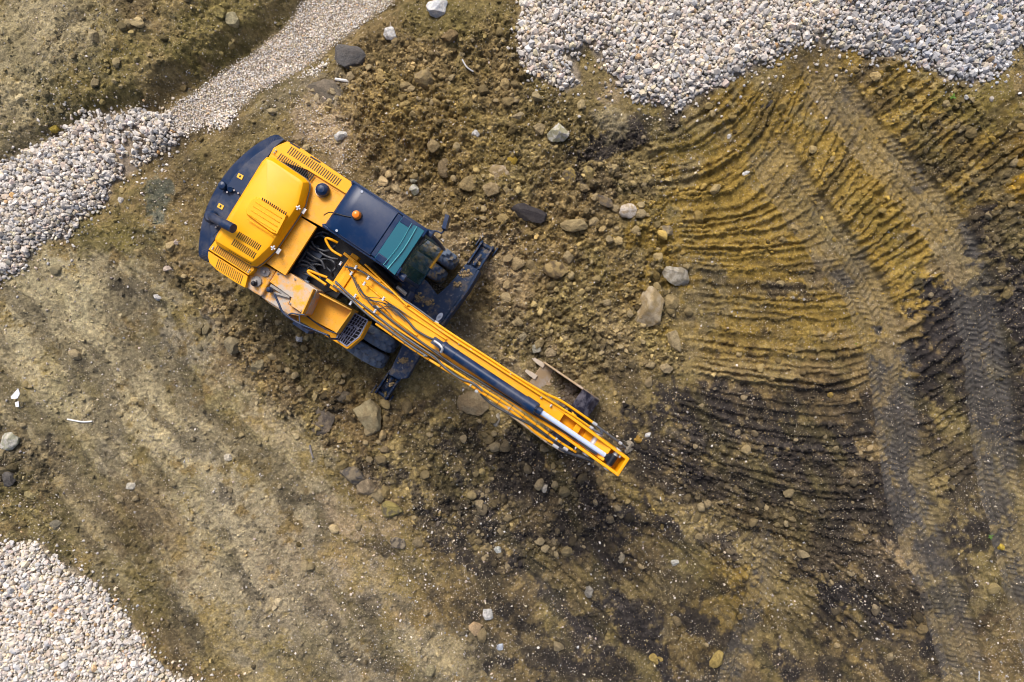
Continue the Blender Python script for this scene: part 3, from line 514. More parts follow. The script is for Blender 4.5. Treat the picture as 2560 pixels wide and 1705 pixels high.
# ------------------------------------------------------------------ single rocks
ROCKS = [ # x, y, half length, half width, height factor, angle, colour, second colour, label
 (1008,35,25,20,.8,-25,WHT,(.50,.52,.55),'largest white block at the top edge, bluish with square corners'),
 (903,95,15,14,.9,0,WHT,(.45,.42,.38),'white knobbly rock below the left of the large white block'),
 (1281,319,21,22,.8,60,PAL,(.36,.34,.22),'pale angular rock with mossy side, alone on brown clods right of the cab'),
 (792,322,13,13,.9,0,WHT,(.55,.55,.50),'round white stone in pinkish chippings behind the engine cover'),
 (1548,637,27,22,.8,20,(.40,.37,.30),(.26,.23,.17),'grey wedge-shaped rock, topmost of the cluster right of the excavator'),
 (1490,706,31,40,.8,20,TAN,(.40,.33,.22),'biggest oval tan boulder right of the excavator'),
 (1535,700,17,20,.8,0,(.30,.23,.11),None,'brown boulder touching the right side of the biggest oval boulder'),
 (1543,784,14,24,.7,-20,(.34,.27,.15),None,'long narrow tan rock below the boulder cluster'),
 (1519,538,16,15,.9,0,TAN,(.22,.18,.12),'rounded tan rock above the grey wedge-shaped rock'),
 (1348,406,18,19,.9,0,(.34,.26,.10),(.22,.17,.08),'round ochre boulder beside the black soil in the upper middle'),
 (1403,396,15,12,.8,0,(.36,.28,.14),None,'smaller smooth ochre rock right of the round ochre boulder'),
 (1304,410,15,20,.7,-30,(.36,.26,.08),(.14,.11,.07),'cracked ochre rock left of the round ochre boulder'),
 (1340,440,10,10,.8,0,TAN,None,'small tan rock just under the round ochre boulder'),
 (1438,490,21,15,.7,10,(.40,.31,.19),(.56,.50,.42),'tan rock with a white crust, between the slab and the tread marks'),
 (1318,524,28,14,.6,0,(.36,.28,.14),None,'low long tan rock lying below right of the black slab'),
 (1385,470,20,12,.5,30,BRN,(.12,.10,.08),'brown layered rock above the low long tan rock'),
 (810,145,34,24,.5,15,DGR,(.12,.115,.11),'flat dark grey slab speckled white, beside the fine gravel strip'),
 (760,222,40,30,.16,30,(.20,.165,.12),(.14,.12,.09),'broad low grey lump behind the engine cover'),
 (1037,100,18,15,.8,0,(.24,.17,.08),None,'brown angular rock below right of the large white block'),
 (930,214,19,12,.7,-10,(.33,.25,.12),None,'flat-topped tan rock, left one of the pair above the excavator'),
 (980,195,24,18,.8,10,(.33,.25,.12),(.25,.19,.10),'larger tan rock, right one of the pair above the excavator'),
 (1275,622,27,20,.6,30,(.34,.25,.11),(.15,.11,.06),'split tan rock between the slab and the biggest boulder'),
 (1150,405,22,17,.45,10,(.27,.20,.10),(.40,.32,.22),'upper piece of the broken clay block above the excavator mirror, pale on top'),
 (1166,438,17,15,.5,40,(.25,.19,.09),(.34,.27,.15),'right-hand piece of the broken clay block above the excavator mirror'),
 (1130,443,19,15,.45,-20,(.27,.20,.10),(.34,.26,.14),'left-hand piece of the broken clay block above the excavator mirror'),
 (1080,430,18,20,.6,40,(.33,.25,.12),None,'tan lump left of the broken clay block'),
 (915,405,0,0,0,0,TAN,None,''),
 (956,442,12,10,.8,-30,PAL,(.40,.40,.28),'pale greenish stone above the cab roof'),
 (957,420,9,9,.8,0,(.40,.38,.28),None,'small grey green stone just above the pale greenish one'),
 (1175,375,14,10,.6,-20,(.40,.27,.04),None,'mustard yellow stone above the broken clay block'),
 (1096,317,9,9,.9,0,WHT,None,'small round white stone in the middle of the upper clods'),
 (1240,308,15,13,.7,0,(.36,.28,.15),None,'tan rock left of the pale angular mossy rock'),
 (1192,278,14,9,.7,0,(.36,.29,.17),None,'tan stone far above the mossy rock, near the gravel heap'),
 (1003,350,13,13,.8,0,(.32,.24,.12),None,'brown stone alone above the cab'),
 (1025,395,13,22,.5,0,BRN,None,'tall crumbling brown lump left of the clay block'),
 (1220,497,42,17,.45,20,(.045,.040,.042),(.060,.053,.05),'long black slab lying flat right of the cab'),
 (857,950,31,34,.7,0,(.36,.30,.17),(.28,.22,.12),'large pale tan boulder below the stabiliser foot'),
 (1092,925,37,25,.6,-15,(.27,.20,.11),(.33,.26,.15),'large brown boulder half under the boom'),
 (745,965,28,26,.4,20,(.20,.16,.11),(.12,.10,.08),'low brown boulder left of the large pale tan boulder'),
 (800,908,20,14,.6,20,(.16,.13,.09),None,'dark brown rock between the tyres and the low brown boulder'),
 (820,1086,26,20,.7,25,(.10,.09,.08),(.22,.18,.12),'dark cracked boulder heading the diagonal row of rocks'),
 (850,1112,20,16,.7,20,(.28,.22,.14),None,'brown rock second in the diagonal row below the dark boulder'),
 (875,1132,16,18,.7,10,(.26,.21,.12),None,'tall tan rock third in the diagonal row'),
 (908,1163,23,17,.7,10,(.13,.11,.07),(.28,.23,.08),'dark and mustard rock at the lower end of the diagonal row'),
 (918,1240,17,13,.7,20,(.08,.07,.06),(.24,.20,.14),'dark capped stone below the diagonal row'),
 (962,1238,15,12,.6,20,(.24,.19,.11),None,'brown stone right of the dark capped stone'),
 (22,1013,21,18,.8,0,PAL,(.36,.36,.26),'big pale rock at the left edge above the blackened soil'),
 (20,1100,16,20,.5,0,DGR,None,'dark rock at the left edge below the big pale rock'),
 (66,1140,14,7,.6,20,(.30,.25,.12),None,'flat tan rock beside the blackened soil at the left edge'),
 (548,793,18,20,.8,20,(.30,.25,.15),None,'square tan clod left of the yellow step'),
 (601,840,16,12,.6,-30,(.26,.22,.13),None,'tan lump below right of the square tan clod'),
 (555,70,15,15,.8,0,(.42,.37,.22),None,'pale ochre rock perched on the scarp'),
 (532,60,15,12,.8,0,(.32,.26,.09),(.16,.13,.05),'cracked olive rock beside the pale ochre rock on the scarp'),
 (135,300,11,9,.8,0,(.34,.25,.04),None,'mustard stone at the upper edge of the left gravel bed'),
 (1122,1400,12,13,.8,0,WHT,(.45,.45,.42),'white angular stone in the lower middle'),
 (1092,1432,14,15,.7,40,(.45,.32,.18),(.36,.26,.15),'orange tan stone below the white angular stone'),
 (300,1117,10,9,.8,0,(.60,.56,.46),None,'cream stone alone on pale crust at the lower left'),
 (127,1209,15,13,.4,0,(.20,.18,.13),None,'flat grey brown stone above the bright gravel'),
 (1437,1023,13,14,.8,0,(.30,.26,.20),None,'grey stone just above the tip of the boom'),
 (1143,962,8,13,.8,10,(.42,.38,.30),None,'small upright grey stone below the boom'),
 (1250,1114,8,10,.8,30,(.48,.44,.36),None,'pale stone in the dark soil left of the boom tip'),
 (1145,1255,8,7,.8,0,(.52,.54,.50),None,'small whitish stone in dark soil, lower middle'),
 (1423,1272,8,11,.7,20,(.32,.28,.20),None,'grey tan stone in the soil far below the boom tip'),
 (1544,1283,8,7,.7,0,(.50,.50,.44),None,'pale round stone below right of the boom tip'),
 (1350,1345,9,12,.6,0,(.28,.26,.22),None,'grey stone in brown soil, lower middle right'),
 (1393,1311,0,0,0,0,TAN,None,''),
 (2286,1252,8,8,.8,0,(.55,.40,.06),None,'yellow stone in the tyre track near the right edge'),
 (1814,530,12,10,.8,0,(.36,.27,.12),None,'tan stone sitting on the ochre ridges'),
 (2192,236,8,6,.8,30,WHT,None,'white stone below the tip of the gravel heap on the right'),
 (2255,240,5,6,.8,30,(.66,.60,.54),None,'small pinkish white stone right of the white one under the heap'),
 (1703,407,8,6,.8,-10,WHT,None,'white stone on the curved ridges left of the tyre tracks'),
 (1667,322,5,5,.8,0,WHT,None,'tiny white stone among black crumbs on the curved ridges'),
 (1755,250,18,6,.5,-30,(.05,.045,.04),None,'black splinter of rock on the curved ridges'),
 (1600,440,0,0,0,0,TAN,None,''),
 (1893,905,6,6,.8,0,OCH,None,'ochre stone in the dark ridges'),
 (1782,655,10,8,.8,0,(.36,.28,.14),None,'tan stone on the ochre ridges, below the other tan one'),
 (1460,1005,8,8,.8,0,(.40,.24,.05),None,'orange stone above right of the boom tip'),
 (1483,995,7,6,.8,0,WHT,None,'white pebble right of the orange stone near the boom tip'),
 (696,778,9,9,.8,0,(.70,.68,.64),None,'white stone below the yellow step and mirror'),
 (365,683,9,9,.8,0,(.72,.70,.66),None,'white stone beside the grey crust left of the excavator'),
 (395,645,0,0,0,0,TAN,None,''),
 (420,560,8,6,.8,0,(.55,.45,.38),None,'pinkish stone left of the counterweight'),
 (393,618,14,6,.5,-10,(.45,.36,.30),(.6,.5,.4),'flat pinkish shard left of the counterweight'),
 (287,462,8,5,.7,40,(.62,.58,.52),None,'cream stone right of the left gravel bed'),
 (288,348,9,11,.9,30,(.62,.64,.68),None,'single bluish white stone in the bare dip of the left gravel bed'),
 (526,1052,9,8,.8,0,(.62,.56,.44),None,'cream stone alone in the lower left quarter'),
 (1003,1522,0,0,0,0,TAN,None,''),
 (990,1540,12,12,.6,0,(.30,.26,.15),None,'tan lump at the bottom edge middle'),
 (1500,1500,14,12,.5,0,(.38,.28,.09),None,'ochre lump at the bottom, in grey soil'),
 (1640,1500,13,20,.5,40,(.36,.27,.09),None,'long ochre lump near the bottom, in black soil'),
 (1150,1475,10,7,.8,0,(.50,.55,.62),None,'bluish white stone at the bottom middle'),
 (1190,610,14,14,.6,0,TAN,None,'tan rock right of the upper stabiliser foot'),
 (1130,700,0,0,0,0,TAN,None,''),
 (1262,810,13,11,.7,0,(.34,.27,.16),None,'tan rock left of the pebbles near the bucket'),
 (1200,775,9,11,.7,0,(.32,.27,.17),None,'tan rock above the bucket teeth'),
 (1232,800,11,11,.7,30,(.38,.36,.28),None,'greenish grey rock above the bucket'),
 (1520,845,15,11,.7,20,(.38,.30,.17),None,'tan rock below the long narrow rock'),
 (1490,838,12,10,.7,0,(.33,.26,.14),None,'brown rock left below the long narrow rock'),
]
zone_px = 14*1.0875/FPX
for i, (rx_, ry_, hl, hw, hf, ang, c1, c2, lab) in enumerate(ROCKS):
    if hl == 0: continue
    gx, gy = G(rx_, ry_); L1, L2 = hl*zone_px, hw*zone_px; hh = min(L1, L2)*hf
    V, Fc, cc = rock_mesh('rock', L1, L2, hh, 900+i*7, c1, c2, .05 if hf > .35 else .04, 14 if hf > .35 else 8)
    name = 'stone' if max(hl, hw) < 11 else 'rock'
    if 'slab' in lab: name = 'rock_slab'
    if 'boulder' in lab: name = 'boulder'
    o = np_mesh(name, V, Fc, M_ROCK, cc, False)
    o.data.set_sharp_from_angle(angle=math.radians(24)); o.data.polygons.foreach_set('use_smooth', np.ones(len(Fc), bool))
    zz = max(float(hz(gx+dx_*L1*.5, gy+dy_*L2*.5)) for dx_, dy_ in ((0,0),(1,0),(-1,0),(0,1),(0,-1)))
    o.location = (gx, gy, (zz+hh*.35) if 'slab' in lab else float(hz(gx, gy))+hh*.12); o.rotation_euler = (0, 0, math.radians(-ang))
    tag(o, lab, 'slab' if name == 'rock_slab' else name, 'loose rocks on the site')

# ------------------------------------------------------------------ mesh builder for the machine and debris
class MB:
    def __init__(s): s.v = []; s.f = []; s.m = []
    def add(s, V, F, mi=0):
        o = len(s.v); s.v += [tuple(x) for x in V]; s.f += [tuple(i+o for i in f) for f in F]; s.m += [mi]*len(F); return s
    def loft(s, rings, mi=0, cap=True, closed=True):
        n = len(rings[0]); V = [p for r in rings for p in r]; F = []
        for k in range(len(rings)-1):
            for i in range(n if closed else n-1):
                j = (i+1) % n; F.append((k*n+i, k*n+j, (k+1)*n+j, (k+1)*n+i))
        if cap: F.append(tuple(range(n))[::-1]); F.append(tuple((len(rings)-1)*n+i for i in range(n)))
        return s.add(V, F, mi)
    def prism(s, top, z0, z1=None, mi=0):       # top: world points at height z1
        z = top[0].z if z1 is None else z1
        return s.loft([[Vector((p.x, p.y, z0)) for p in top], [Vector((p.x, p.y, z)) for p in top]], mi)
    def obox(s, c, ax, ay, az, mi=0):           # centre and three half vectors
        V = [c+ax*i+ay*j+az*k for k in (-1, 1) for (i, j) in ((-1, -1), (1, -1), (1, 1), (-1, 1))]
        return s.add(V, [(3, 2, 1, 0), (4, 5, 6, 7), (0, 1, 5, 4), (1, 2, 6, 5), (2, 3, 7, 6), (3, 0, 4, 7)], mi)
    def bar(s, a, b, w, h, mi=0):
        d = (b-a); L = d.length; d.normalize(); side = d.cross(Vector((0, 0, 1)))
        if side.length < .01: side = Vector((1, 0, 0))
        side.normalize(); up = side.cross(d)
        return s.obox((a+b)/2, d*L/2, side*w/2, up*h/2, mi)
    def tube(s, pts, r, mi=0, n=8, smooth=True, ends=True):
        if smooth and len(pts) > 2: pts = [Vector(p) for p in smooth_poly([tuple(p) for p in pts], 6)]
        rings = []; prev = None
        for i, p in enumerate(pts):
            t = (pts[min(i+1, len(pts)-1)]-pts[max(i-1, 0)])
            if t.length < 1e-7: t = Vector((1, 0, 0))
            t.normalize()
            u = prev-t*prev.dot(t) if prev is not None else t.orthogonal()
            if u.length < 1e-6: u = t.orthogonal()
            u.normalize(); v = t.cross(u); prev = u
            rr = r[i] if isinstance(r, (list, tuple)) else r
            rings.append([p+(u*math.cos(2*math.pi*k/n)+v*math.sin(2*math.pi*k/n))*rr for k in range(n)])
        return s.loft(rings, mi, ends)
    def cyl(s, a, b, r, mi=0, n=20, r2=None): return s.tube([a, b], [r, r if r2 is None else r2], mi, n, False)
    def lathe(s, c, axis, prof, n=32, mi=0):    # prof: (distance along axis, radius)
        axis = axis.normalized(); u = axis.orthogonal().normalized(); v = axis.cross(u)
        return s.loft([[c+axis*d+(u*math.cos(2*math.pi*k/n)+v*math.sin(2*math.pi*k/n))*max(r, .0005) for k in range(n)] for d, r in prof], mi)
    def build(s, name, mats, parent=None, bevel=0, seg=2, smooth=None, loc=None):
        me = bpy.data.meshes.new(name)
        inv = parent.matrix_world.inverted() if parent is not None else (Matrix.Translation(loc).inverted() if loc is not None else Matrix())
        if parent is not None: inv = ROOTINV
        me.from_pydata([tuple(inv @ Vector(p)) for p in s.v], [], s.f)
        for m in (mats if isinstance(mats, (list, tuple)) else [mats]): me.materials.append(m)
        me.polygons.foreach_set('material_index', s.m); me.update()
        bm = bmesh.new(); bm.from_mesh(me); bmesh.ops.recalc_face_normals(bm, faces=bm.faces[:]); bm.to_mesh(me); bm.free()
        o = bpy.data.objects.new(name, me); COL.objects.link(o)
        if parent is not None: o.parent = parent
        elif loc is not None: o.location = loc
        if smooth:
            me.polygons.foreach_set('use_smooth', np.ones(len(me.polygons), bool)); me.set_sharp_from_angle(angle=math.radians(smooth))
        if bevel:
            b = o.modifiers.new('bevel', 'BEVEL'); b.width = bevel; b.segments = seg; b.limit_method = 'ANGLE'; b.angle_limit = math.radians(35); b.harden_normals = False
        return o

# ------------------------------------------------------------------ machine materials
def paint(name, col, rough=.35, dust=.0, dustcol=(.42, .36, .26), scale=3., spec=.5, scuff=.0, metal=0., speck=.0, coat=0., thr=(.45, .62), flatn=False):
    m, t, b, N, L = new_mat(name); tc = N('ShaderNodeTexCoord'); v = tc.outputs['Object']
    n = noise_node(N, L, scale, 8, .7, v); out = None
    nb = noise_node(N, L, 2.1, 3, .5, v)
    vr = ramp(N, L, nb.outputs[0], [(.3, tuple(x*.93 for x in col)), (.7, tuple(min(x*1.05, 1) for x in col))]); out = vr.outputs[0]
    if dust:
        r = ramp(N, L, n.outputs[0], [(thr[0], (0, 0, 0)), (thr[1], (dust,)*3)])
        mx = N('ShaderNodeMixRGB'); L(r.outputs[0], mx.inputs[0]); L(out, mx.inputs[1]); mx.inputs[2].default_value = (*dustcol, 1); out = mx.outputs[0]
        rr = N('ShaderNodeMapRange'); L(r.outputs[0], rr.inputs[0]); rr.inputs[3].default_value = rough; rr.inputs[4].default_value = .85; L(rr.outputs[0], b.inputs['Roughness'])
    else: b.inputs['Roughness'].default_value = rough
    if speck:
        vo = N('ShaderNodeTexVoronoi'); vo.inputs['Scale'].default_value = 34; L(v, vo.inputs['Vector'])
        r = ramp(N, L, vo.outputs['Distance'], [(.12, (speck,)*3), (.22, (0, 0, 0))])
        mx = N('ShaderNodeMixRGB'); L(r.outputs[0], mx.inputs[0]); L(out, mx.inputs[1]); mx.inputs[2].default_value = (.18, .10, .01, 1); out = mx.outputs[0]
    if scuff:
        n2 = noise_node(N, L, 22, 6, .75, v); r = ramp(N, L, n2.outputs[0], [(.60, (0, 0, 0)), (.68, (scuff,)*3)])
        mx = N('ShaderNodeMixRGB'); L(r.outputs[0], mx.inputs[0]); L(out, mx.inputs[1]); mx.inputs[2].default_value = (.40, .38, .36, 1); out = mx.outputs[0]
    L(out, b.inputs['Base Color']); b.inputs['Specular IOR Level'].default_value = spec; b.inputs['Metallic'].default_value = metal
    b.inputs['Coat Weight'].default_value = coat
    if flatn: return m
    bp = N('ShaderNodeBump'); bp.inputs['Strength'].default_value = .12; bp.inputs['Distance'].default_value = .01; L(n.outputs[0], bp.inputs['Height']); L(bp.outputs[0], b.inputs['Normal'])
    return m
YEL = (.80, .35, .001)
M_Y = paint('yellow_paint', YEL, .48, .35, (.45,.36,.18), scale=7, spec=.3, thr=(.56, .72))
M_YH = paint('hood_yellow_paint', (.90, .40, .001), .42, .22, (.50,.40,.18), scale=5, thr=(.56, .78), spec=.3)
M_YT = paint('dusty_tread_plate', YEL, .5, .5, (.46, .37, .20), 6., speck=.7, thr=(.52, .74))
M_YD = paint('very_dusty_plate', YEL, .6, .92, (.44, .42, .38), 3.2, speck=.5, thr=(.40, .57))
M_YS = paint('scuffed_yellow', (.66, .33, .006), .45, .25, scale=6)
M_N = paint('navy_paint', (.002, .019, .066), .36, .10, scale=3, spec=.32)
M_NC = paint('navy_cab_paint', (.001, .019, .070), .30, .05, scale=2, spec=.22)
M_ND = paint('muddy_navy_steel', (.004, .021, .062), .5, .7, (.20, .155, .09), 5.0, spec=.3, scuff=.75, thr=(.50, .66))
M_BLK = paint('black_recess', (.006, .006, .008), .6)
M_DARK = paint('oily_black_steel', (.007, .009, .015), .4, .12, (.08, .07, .06), 7, spec=.3)
M_HOSE = paint('grey_hose', (.055, .060, .075), .5, .3, (.20, .19, .17), 9)
M_HB = paint('black_hose', (.020, .024, .034), .45, .2, (.12, .12, .11), 9)
M_STL = paint('zinc_steel', (.55, .56, .58), .38, .15, (.35, .32, .28), 9, metal=.5)
M_CHR = paint('chrome_rod', (.62, .72, .92), .28, 0, metal=.25, flatn=True)
M_TANK = paint('dusty_grey_cap', (.27, .26, .25), .7, .5, (.45, .40, .33), 6)
M_ORG = paint('beacon_orange', (.90, .22, .01), .3)
M_LBL = paint('decal_orange', (.85, .45, .02), .5)
M_WHT = paint('decal_white', (.55, .60, .68), .5)
M_TYRE = paint('muddy_rubber', (.10, .135, .19), .8, .85, (.34, .25, .12), 6., thr=(.49, .57), scuff=.5)
M_TYRE2 = paint('dusty_rubber', (.11, .145, .20), .8, .6, (.19, .19, .18), 8., thr=(.46, .60), scuff=.5)
M_BKT = paint('muddy_bucket_steel', (.36, .30, .24), .5, .9, (.33, .235, .13), 3.2, thr=(.38, .50), spec=.4)
M_BKD = paint('polished_dark_steel', (.035, .03, .045), .3, .7, (.28, .26, .29), 4., metal=.5, thr=(.47, .6))
M_TOOTH = paint('worn_tooth_steel', (.45, .38, .30), .5, .4, (.36, .28, .18), 9)
M_RIMG = paint('grating_grey', (.26, .28, .40), .5, .3, (.30, .28, .26), 9)
M_RUB = paint('hood_seal', (.16, .155, .14), .7)
def glass(name, col, alpha, rough=.05):
    m, t, b, N, L = new_mat(name); b.inputs['Base Color'].default_value = (*col, 1); b.inputs['Roughness'].default_value = rough
    b.inputs['Alpha'].default_value = alpha; b.inputs['Specular IOR Level'].default_value = .6; return m
M_SKYL = glass('tinted_roof_glass', (.006, .12, .17), .86)
M_WIND = glass('windscreen_glass', (.05, .16, .15), .30)

# ------------------------------------------------------------------ the excavator
TH = math.radians(33.5); FW = Vector((math.cos(TH), -math.sin(TH), 0)); LF = Vector((math.sin(TH), math.cos(TH), 0)); UP = Vector((0, 0, 1))
ROOT = bpy.data.objects.new('excavator', None); COL.objects.link(ROOT)
ROOT.location = (-3.25, 1.45, 0); ROOT.rotation_euler = (0, 0, -TH)
ROOTINV = (Matrix.Translation(ROOT.location) @ Matrix.Rotation(-TH, 4, 'Z')).inverted()
tag(ROOT, 'yellow and navy wheeled excavator standing on churned soil with its boom out', 'excavator')
def Z(zone, pts, z): return [Wz(zone, x, y, z) for x, y in pts]
def slots(mb, zone, a, b, n, hv, z, wid=.018, mi=1, lift=.004):
    for i in range(n):
        t = i/(n-1); x = a[0]+(b[0]-a[0])*t; y = a[1]+(b[1]-a[1])*t
        p = Wz(zone, x, y, z); q = Wz(zone, x+hv[0], y+hv[1], z); d = q-p; sd_ = Vector((-d.y, d.x, 0)).normalized()
        mb.obox(p+UP*(lift-.01), d, sd_*wid/2, UP*.01, mi)
# --- undercarriage
b = MB(); c0 = Vector((-3.25, 1.45, 0))
b.obox(c0+UP*.78+FW*-.1, FW*1.55, LF*.42, UP*.22); b.cyl(c0+UP*.95, c0+UP*1.28, .62, n=40)
b.build('chassis', M_ND, ROOT, .02)
axc = Vector((-2.235, .81, 0))
for k, off in enumerate((0, -2.55)):
    b = MB(); cc = axc+FW*off; b.cyl(cc+UP*.5-LF*1.15, cc+UP*.5+LF*1.15, .11); b.obox(cc+UP*.5, FW*.2, LF*.24, UP*.2); b.build('axle', M_DARK, ROOT, .01)
def tyre(c, mat, seed):
    b = MB(); n = 96; R = .50; W2 = .155; prof = [(-W2, .29), (-W2*1.02, .36), (-W2*.98, .43), (-W2*.80, .475), (-W2*.45, .49), (-W2*.1, .492), (W2*.1, .492), (W2*.45, .49), (W2*.80, .475), (W2*.98, .43), (W2*1.02, .36), (W2, .29)]
    rings = []
    for k in range(n):
        a = 2*math.pi*k/n; ring = []
        for j, (d, r) in enumerate(prof):
            if 3 <= j <= 8:
                side = 0 if j < 6 else 1; ph = (k+(abs(j-5.5))*1.4+side*3) % 6; r = r+(.016 if ph < 3.2 else -.022)
            ring.append(c+LF*d+(FW*math.cos(a)+UP*math.sin(a))*r)
        rings.append(ring)
    rings.append(rings[0]); m = len(prof)
    b.loft(rings, 0, cap=False, closed=False)
    o = b.build('tyre', mat, ROOT, smooth=40); 
    r = MB(); r.lathe(c, LF, [(-.145, .02), (-.145, .20), (-.155, .29), (-.12, .30), (.12, .30), (.155, .29), (.145, .2), (.145, .02)], 32)
    r.build('rim', M_N, o, smooth=30)
    return o
for cx_, cy_, mt in ((-1.51, 1.77, M_TYRE), (-1.74, 1.50, M_TYRE), (-2.71, .13, M_TYRE2), (-2.91, -.17, M_TYRE2)):
    for off in (0, -2.55):
        tyre(Vector((cx_, cy_, .5))+FW*off, mt, 1)
# --- front stabiliser: crossing beam with two hinged legs
b = MB()
b.prism(Z(2, [(1180,975),(1230,1000),(1330,1130),(1420,1050),(1500,960),(1580,855),(1690,905),(1600,1070),(1350,1405),(1240,1330),(1095,1240),(1120,1110)], .95), .62)
b.prism(Z(3, [(1690,880),(1780,915),(1880,985),(1725,1262),(1640,1272),(1530,1222)], .80), .52)
b.bar(P(1010,860,.70), P(1075,790,.85), .42, .22)
b.prism(Z(2, [(1590,1075),(1690,905),(1712,915),(1610,1090),(1372,1412),(1350,1405)], 1.0), .45)
b.build('stabiliser_beam', M_ND, ROOT, .015)
def leg(zone, A, Bp, w_, za, zb):
    a_ = Wz(zone, *A, za); e_ = Wz(zone, *Bp, zb); d = (e_-a_).normalized(); sd_ = d.cross(UP).normalized(); b = MB()
    for k in (-1, 1): b.bar(a_+sd_*k*w_/2, e_+sd_*k*w_/2, .035, .20)
    b.bar(a_+d*.05-UP*.03, e_-d*.08-UP*.05, w_*.8, .05)
    b.cyl(a_+sd_*w_*.6, a_-sd_*w_*.6, .05, n=12); b.cyl(e_+sd_*w_*.65, e_-sd_*w_*.65, .045, n=12)
    b.tube([a_+UP*.08+d*.08, a_+(e_-a_)*.6+UP*.09], .035, n=8, smooth=False)
    o = b.build('stabiliser_leg', M_ND, ROOT, .006)
    f = MB(); f.obox(Vector((e_.x, e_.y, .10)), FW*.24, LF*.13, UP*.03)
    for k in (-1, 1): f.obox(Vector((e_.x, e_.y, .2))+FW*k*.2, FW*.015, LF*.10, UP*.10)
    f.build('foot_plate', M_ND, o, .008)
leg(2, (1640,900), (1770,700), .24, .72, .28); leg(3, (1600,1225), (1470,1425), .24, .65, .25)
b = MB(); rr = np.random.default_rng(4)
for i in range(170):
    x = rr.uniform(1200, 1390); y = 985+(x-1200)*.35+rr.uniform(0, 120); p = Wz(2, x, y, .66+rr.uniform(0, .08))
    b.cyl(p, p+Vector(rr.normal(0, .02, 3)), .024, n=5, r2=.012)
tgt = b.build('caked_mud', paint('wet_black_mud', (.022, .018, .013), .75), ROOT); tgt['kind'] = 'stuff'
b = MB()
for (zn, x0, y0, sx, sy, n_, zt) in ((2,1580,935,40,30,34,.965),(2,1510,1035,30,18,22,.965),(2,1160,1150,45,35,30,.965),(2,1250,1200,40,25,26,.965),(3,1680,1080,60,25,34,.815),(3,1560,1300,30,40,18,.62),(2,1680,840,25,25,18,.66),(3,1770,950,40,25,16,.815)):
    for i in range(n_):
        p = Wz(zn, x0+rr.normal(0, sx*.6), y0+rr.normal(0, sy*.6), zt); b.cyl(p-UP*.02, p+Vector(rr.normal(0, .008, 3))+UP*.006, .028*rr.uniform(.3, 1.2), n=5, r2=.014)
o_ = b.build('dried_mud', paint('dried_tan_mud', (.26,.19,.095), .9, .5, (.20,.14,.07), 9), ROOT); o_['kind'] = 'stuff'
b = MB(); cvec = Wz(2, 1350, 1325, .954); u_ = (Wz(2, 1375, 1292, .954)-cvec); v_ = (Wz(2, 1367, 1340, .954)-cvec)
b.add([cvec+u_*math.cos(t*math.pi/12)+v_*math.sin(t*math.pi/12)*.95+UP*k*.003 for k in (0, 1) for t in range(24)], [tuple(range(24, 48))]+[(i, (i+1) % 24, 24+(i+1) % 24, 24+i) for i in range(24)])
for s_ in (-.45, -.1, .25): b.obox(cvec+u_*s_*.7+UP*.005, v_*.45+u_*.2, u_*.05, UP*.003, 1)
b.build('oval_badge', [M_WHT, M_N], ROOT)

# --- upper structure platform
b = MB()
b.prism(Z(1, [(165,1200),(820,110),(1530,510),(1250,960),(1500,1100),(1850,1330),(1500,1568),(800,1720),(520,1560)], 1.62), 1.28)
b.build('slew_platform', M_DARK, ROOT, .01)
# --- counterweight
arc = [(880,88),(822,64),(735,98),(620,165),(500,262),(388,372),(290,500),(202,650),(135,800),(92,950),(70,1100),(64,1215),(78,1268),(152,1315)]
arc = [tuple(p) for p in smooth_poly(arc, 3)]
inner = [(170,1180),(255,1040),(365,885),(540,590),(705,330),(765,250),(830,170),(905,112)]
arc_in = []
for i_, (x_, y_) in enumerate(arc):
    tt = min(i_, len(arc)-1-i_)/6.; kx = min(1, tt)*.16+.04; arc_in.append((x_+(640-x_)*kx*1.0, y_+(820-y_)*kx*.75))
cwm = [Z(1, arc, 1.86)+Z(1, inner, 2.12), Z(1, arc_in+inner, 2.12)]
o = MB().loft([[Vector((p.x, p.y, 1.15)) for p in cwm[0]], [Vector((p.x, p.y, 1.86)) for p in cwm[0]], cwm[1]], 0).build('counterweight', M_N, ROOT, .03, 4)
b = MB(); pl = [(738,285),(650,315),(540,380),(440,460),(350,560),(270,680),(215,800),(185,920),(180,1000),(205,1065),(250,1010),(365,880),(540,590),(700,330)]
b.prism(Z(1, [tuple(p) for p in smooth_poly(pl[:10], 3)]+pl[10:], 2.128), 2.10).build('top_panel', M_N, o, .004)
for (x, y) in ((472,474),(280,768)):
    b = MB(); c = Wz(1, x, y, 2.135); d = (Wz(1, x+25, y+14, 2.135)-c); e_ = (Wz(1, x-10, y+20, 2.135)-c); b.obox(c, d, e_, UP*.004); b.obox(c+UP*.005+d*.0, d*.3, e_*.5, UP*.001, 1); b.build('warning_sticker', [M_LBL, M_BLK], o)
b = MB(); c = Wz(1, 312, 572, 2.14); b.lathe(c, UP, [(0, .065), (.05, .075), (.10, .06), (.12, .0)], 20)
b.bar(Wz(1,330,570,2.16), Wz(1,400,600,2.16), .05, .04); b.cyl(Wz(1,372,600,2.13), Wz(1,372,600,2.20), .045, n=14); b.build('camera_housing', M_N, o, smooth=30)
for (x, y) in ((372,582),(343,628),(412,610),(452,638),(252,955),(232,972)): MB().cyl(Wz(1,x,y,2.13), Wz(1,x,y,2.20), .017, n=8).build('bolt', M_STL, o)
# --- exhaust stack
b = MB(); b.tube([Wz(1,190,860,2.14), Wz(1,210,880,2.40), Wz(1,280,920,2.55), Wz(1,405,985,2.66)], [.07]*7+[.075]*6+[.08]*6, n=16); b.lathe(Wz(1,195,870,2.12), UP, [(0,.12),(.05,.12),(.1,.08)], 16)
b.build('exhaust_pipe', M_N, ROOT, smooth=40)
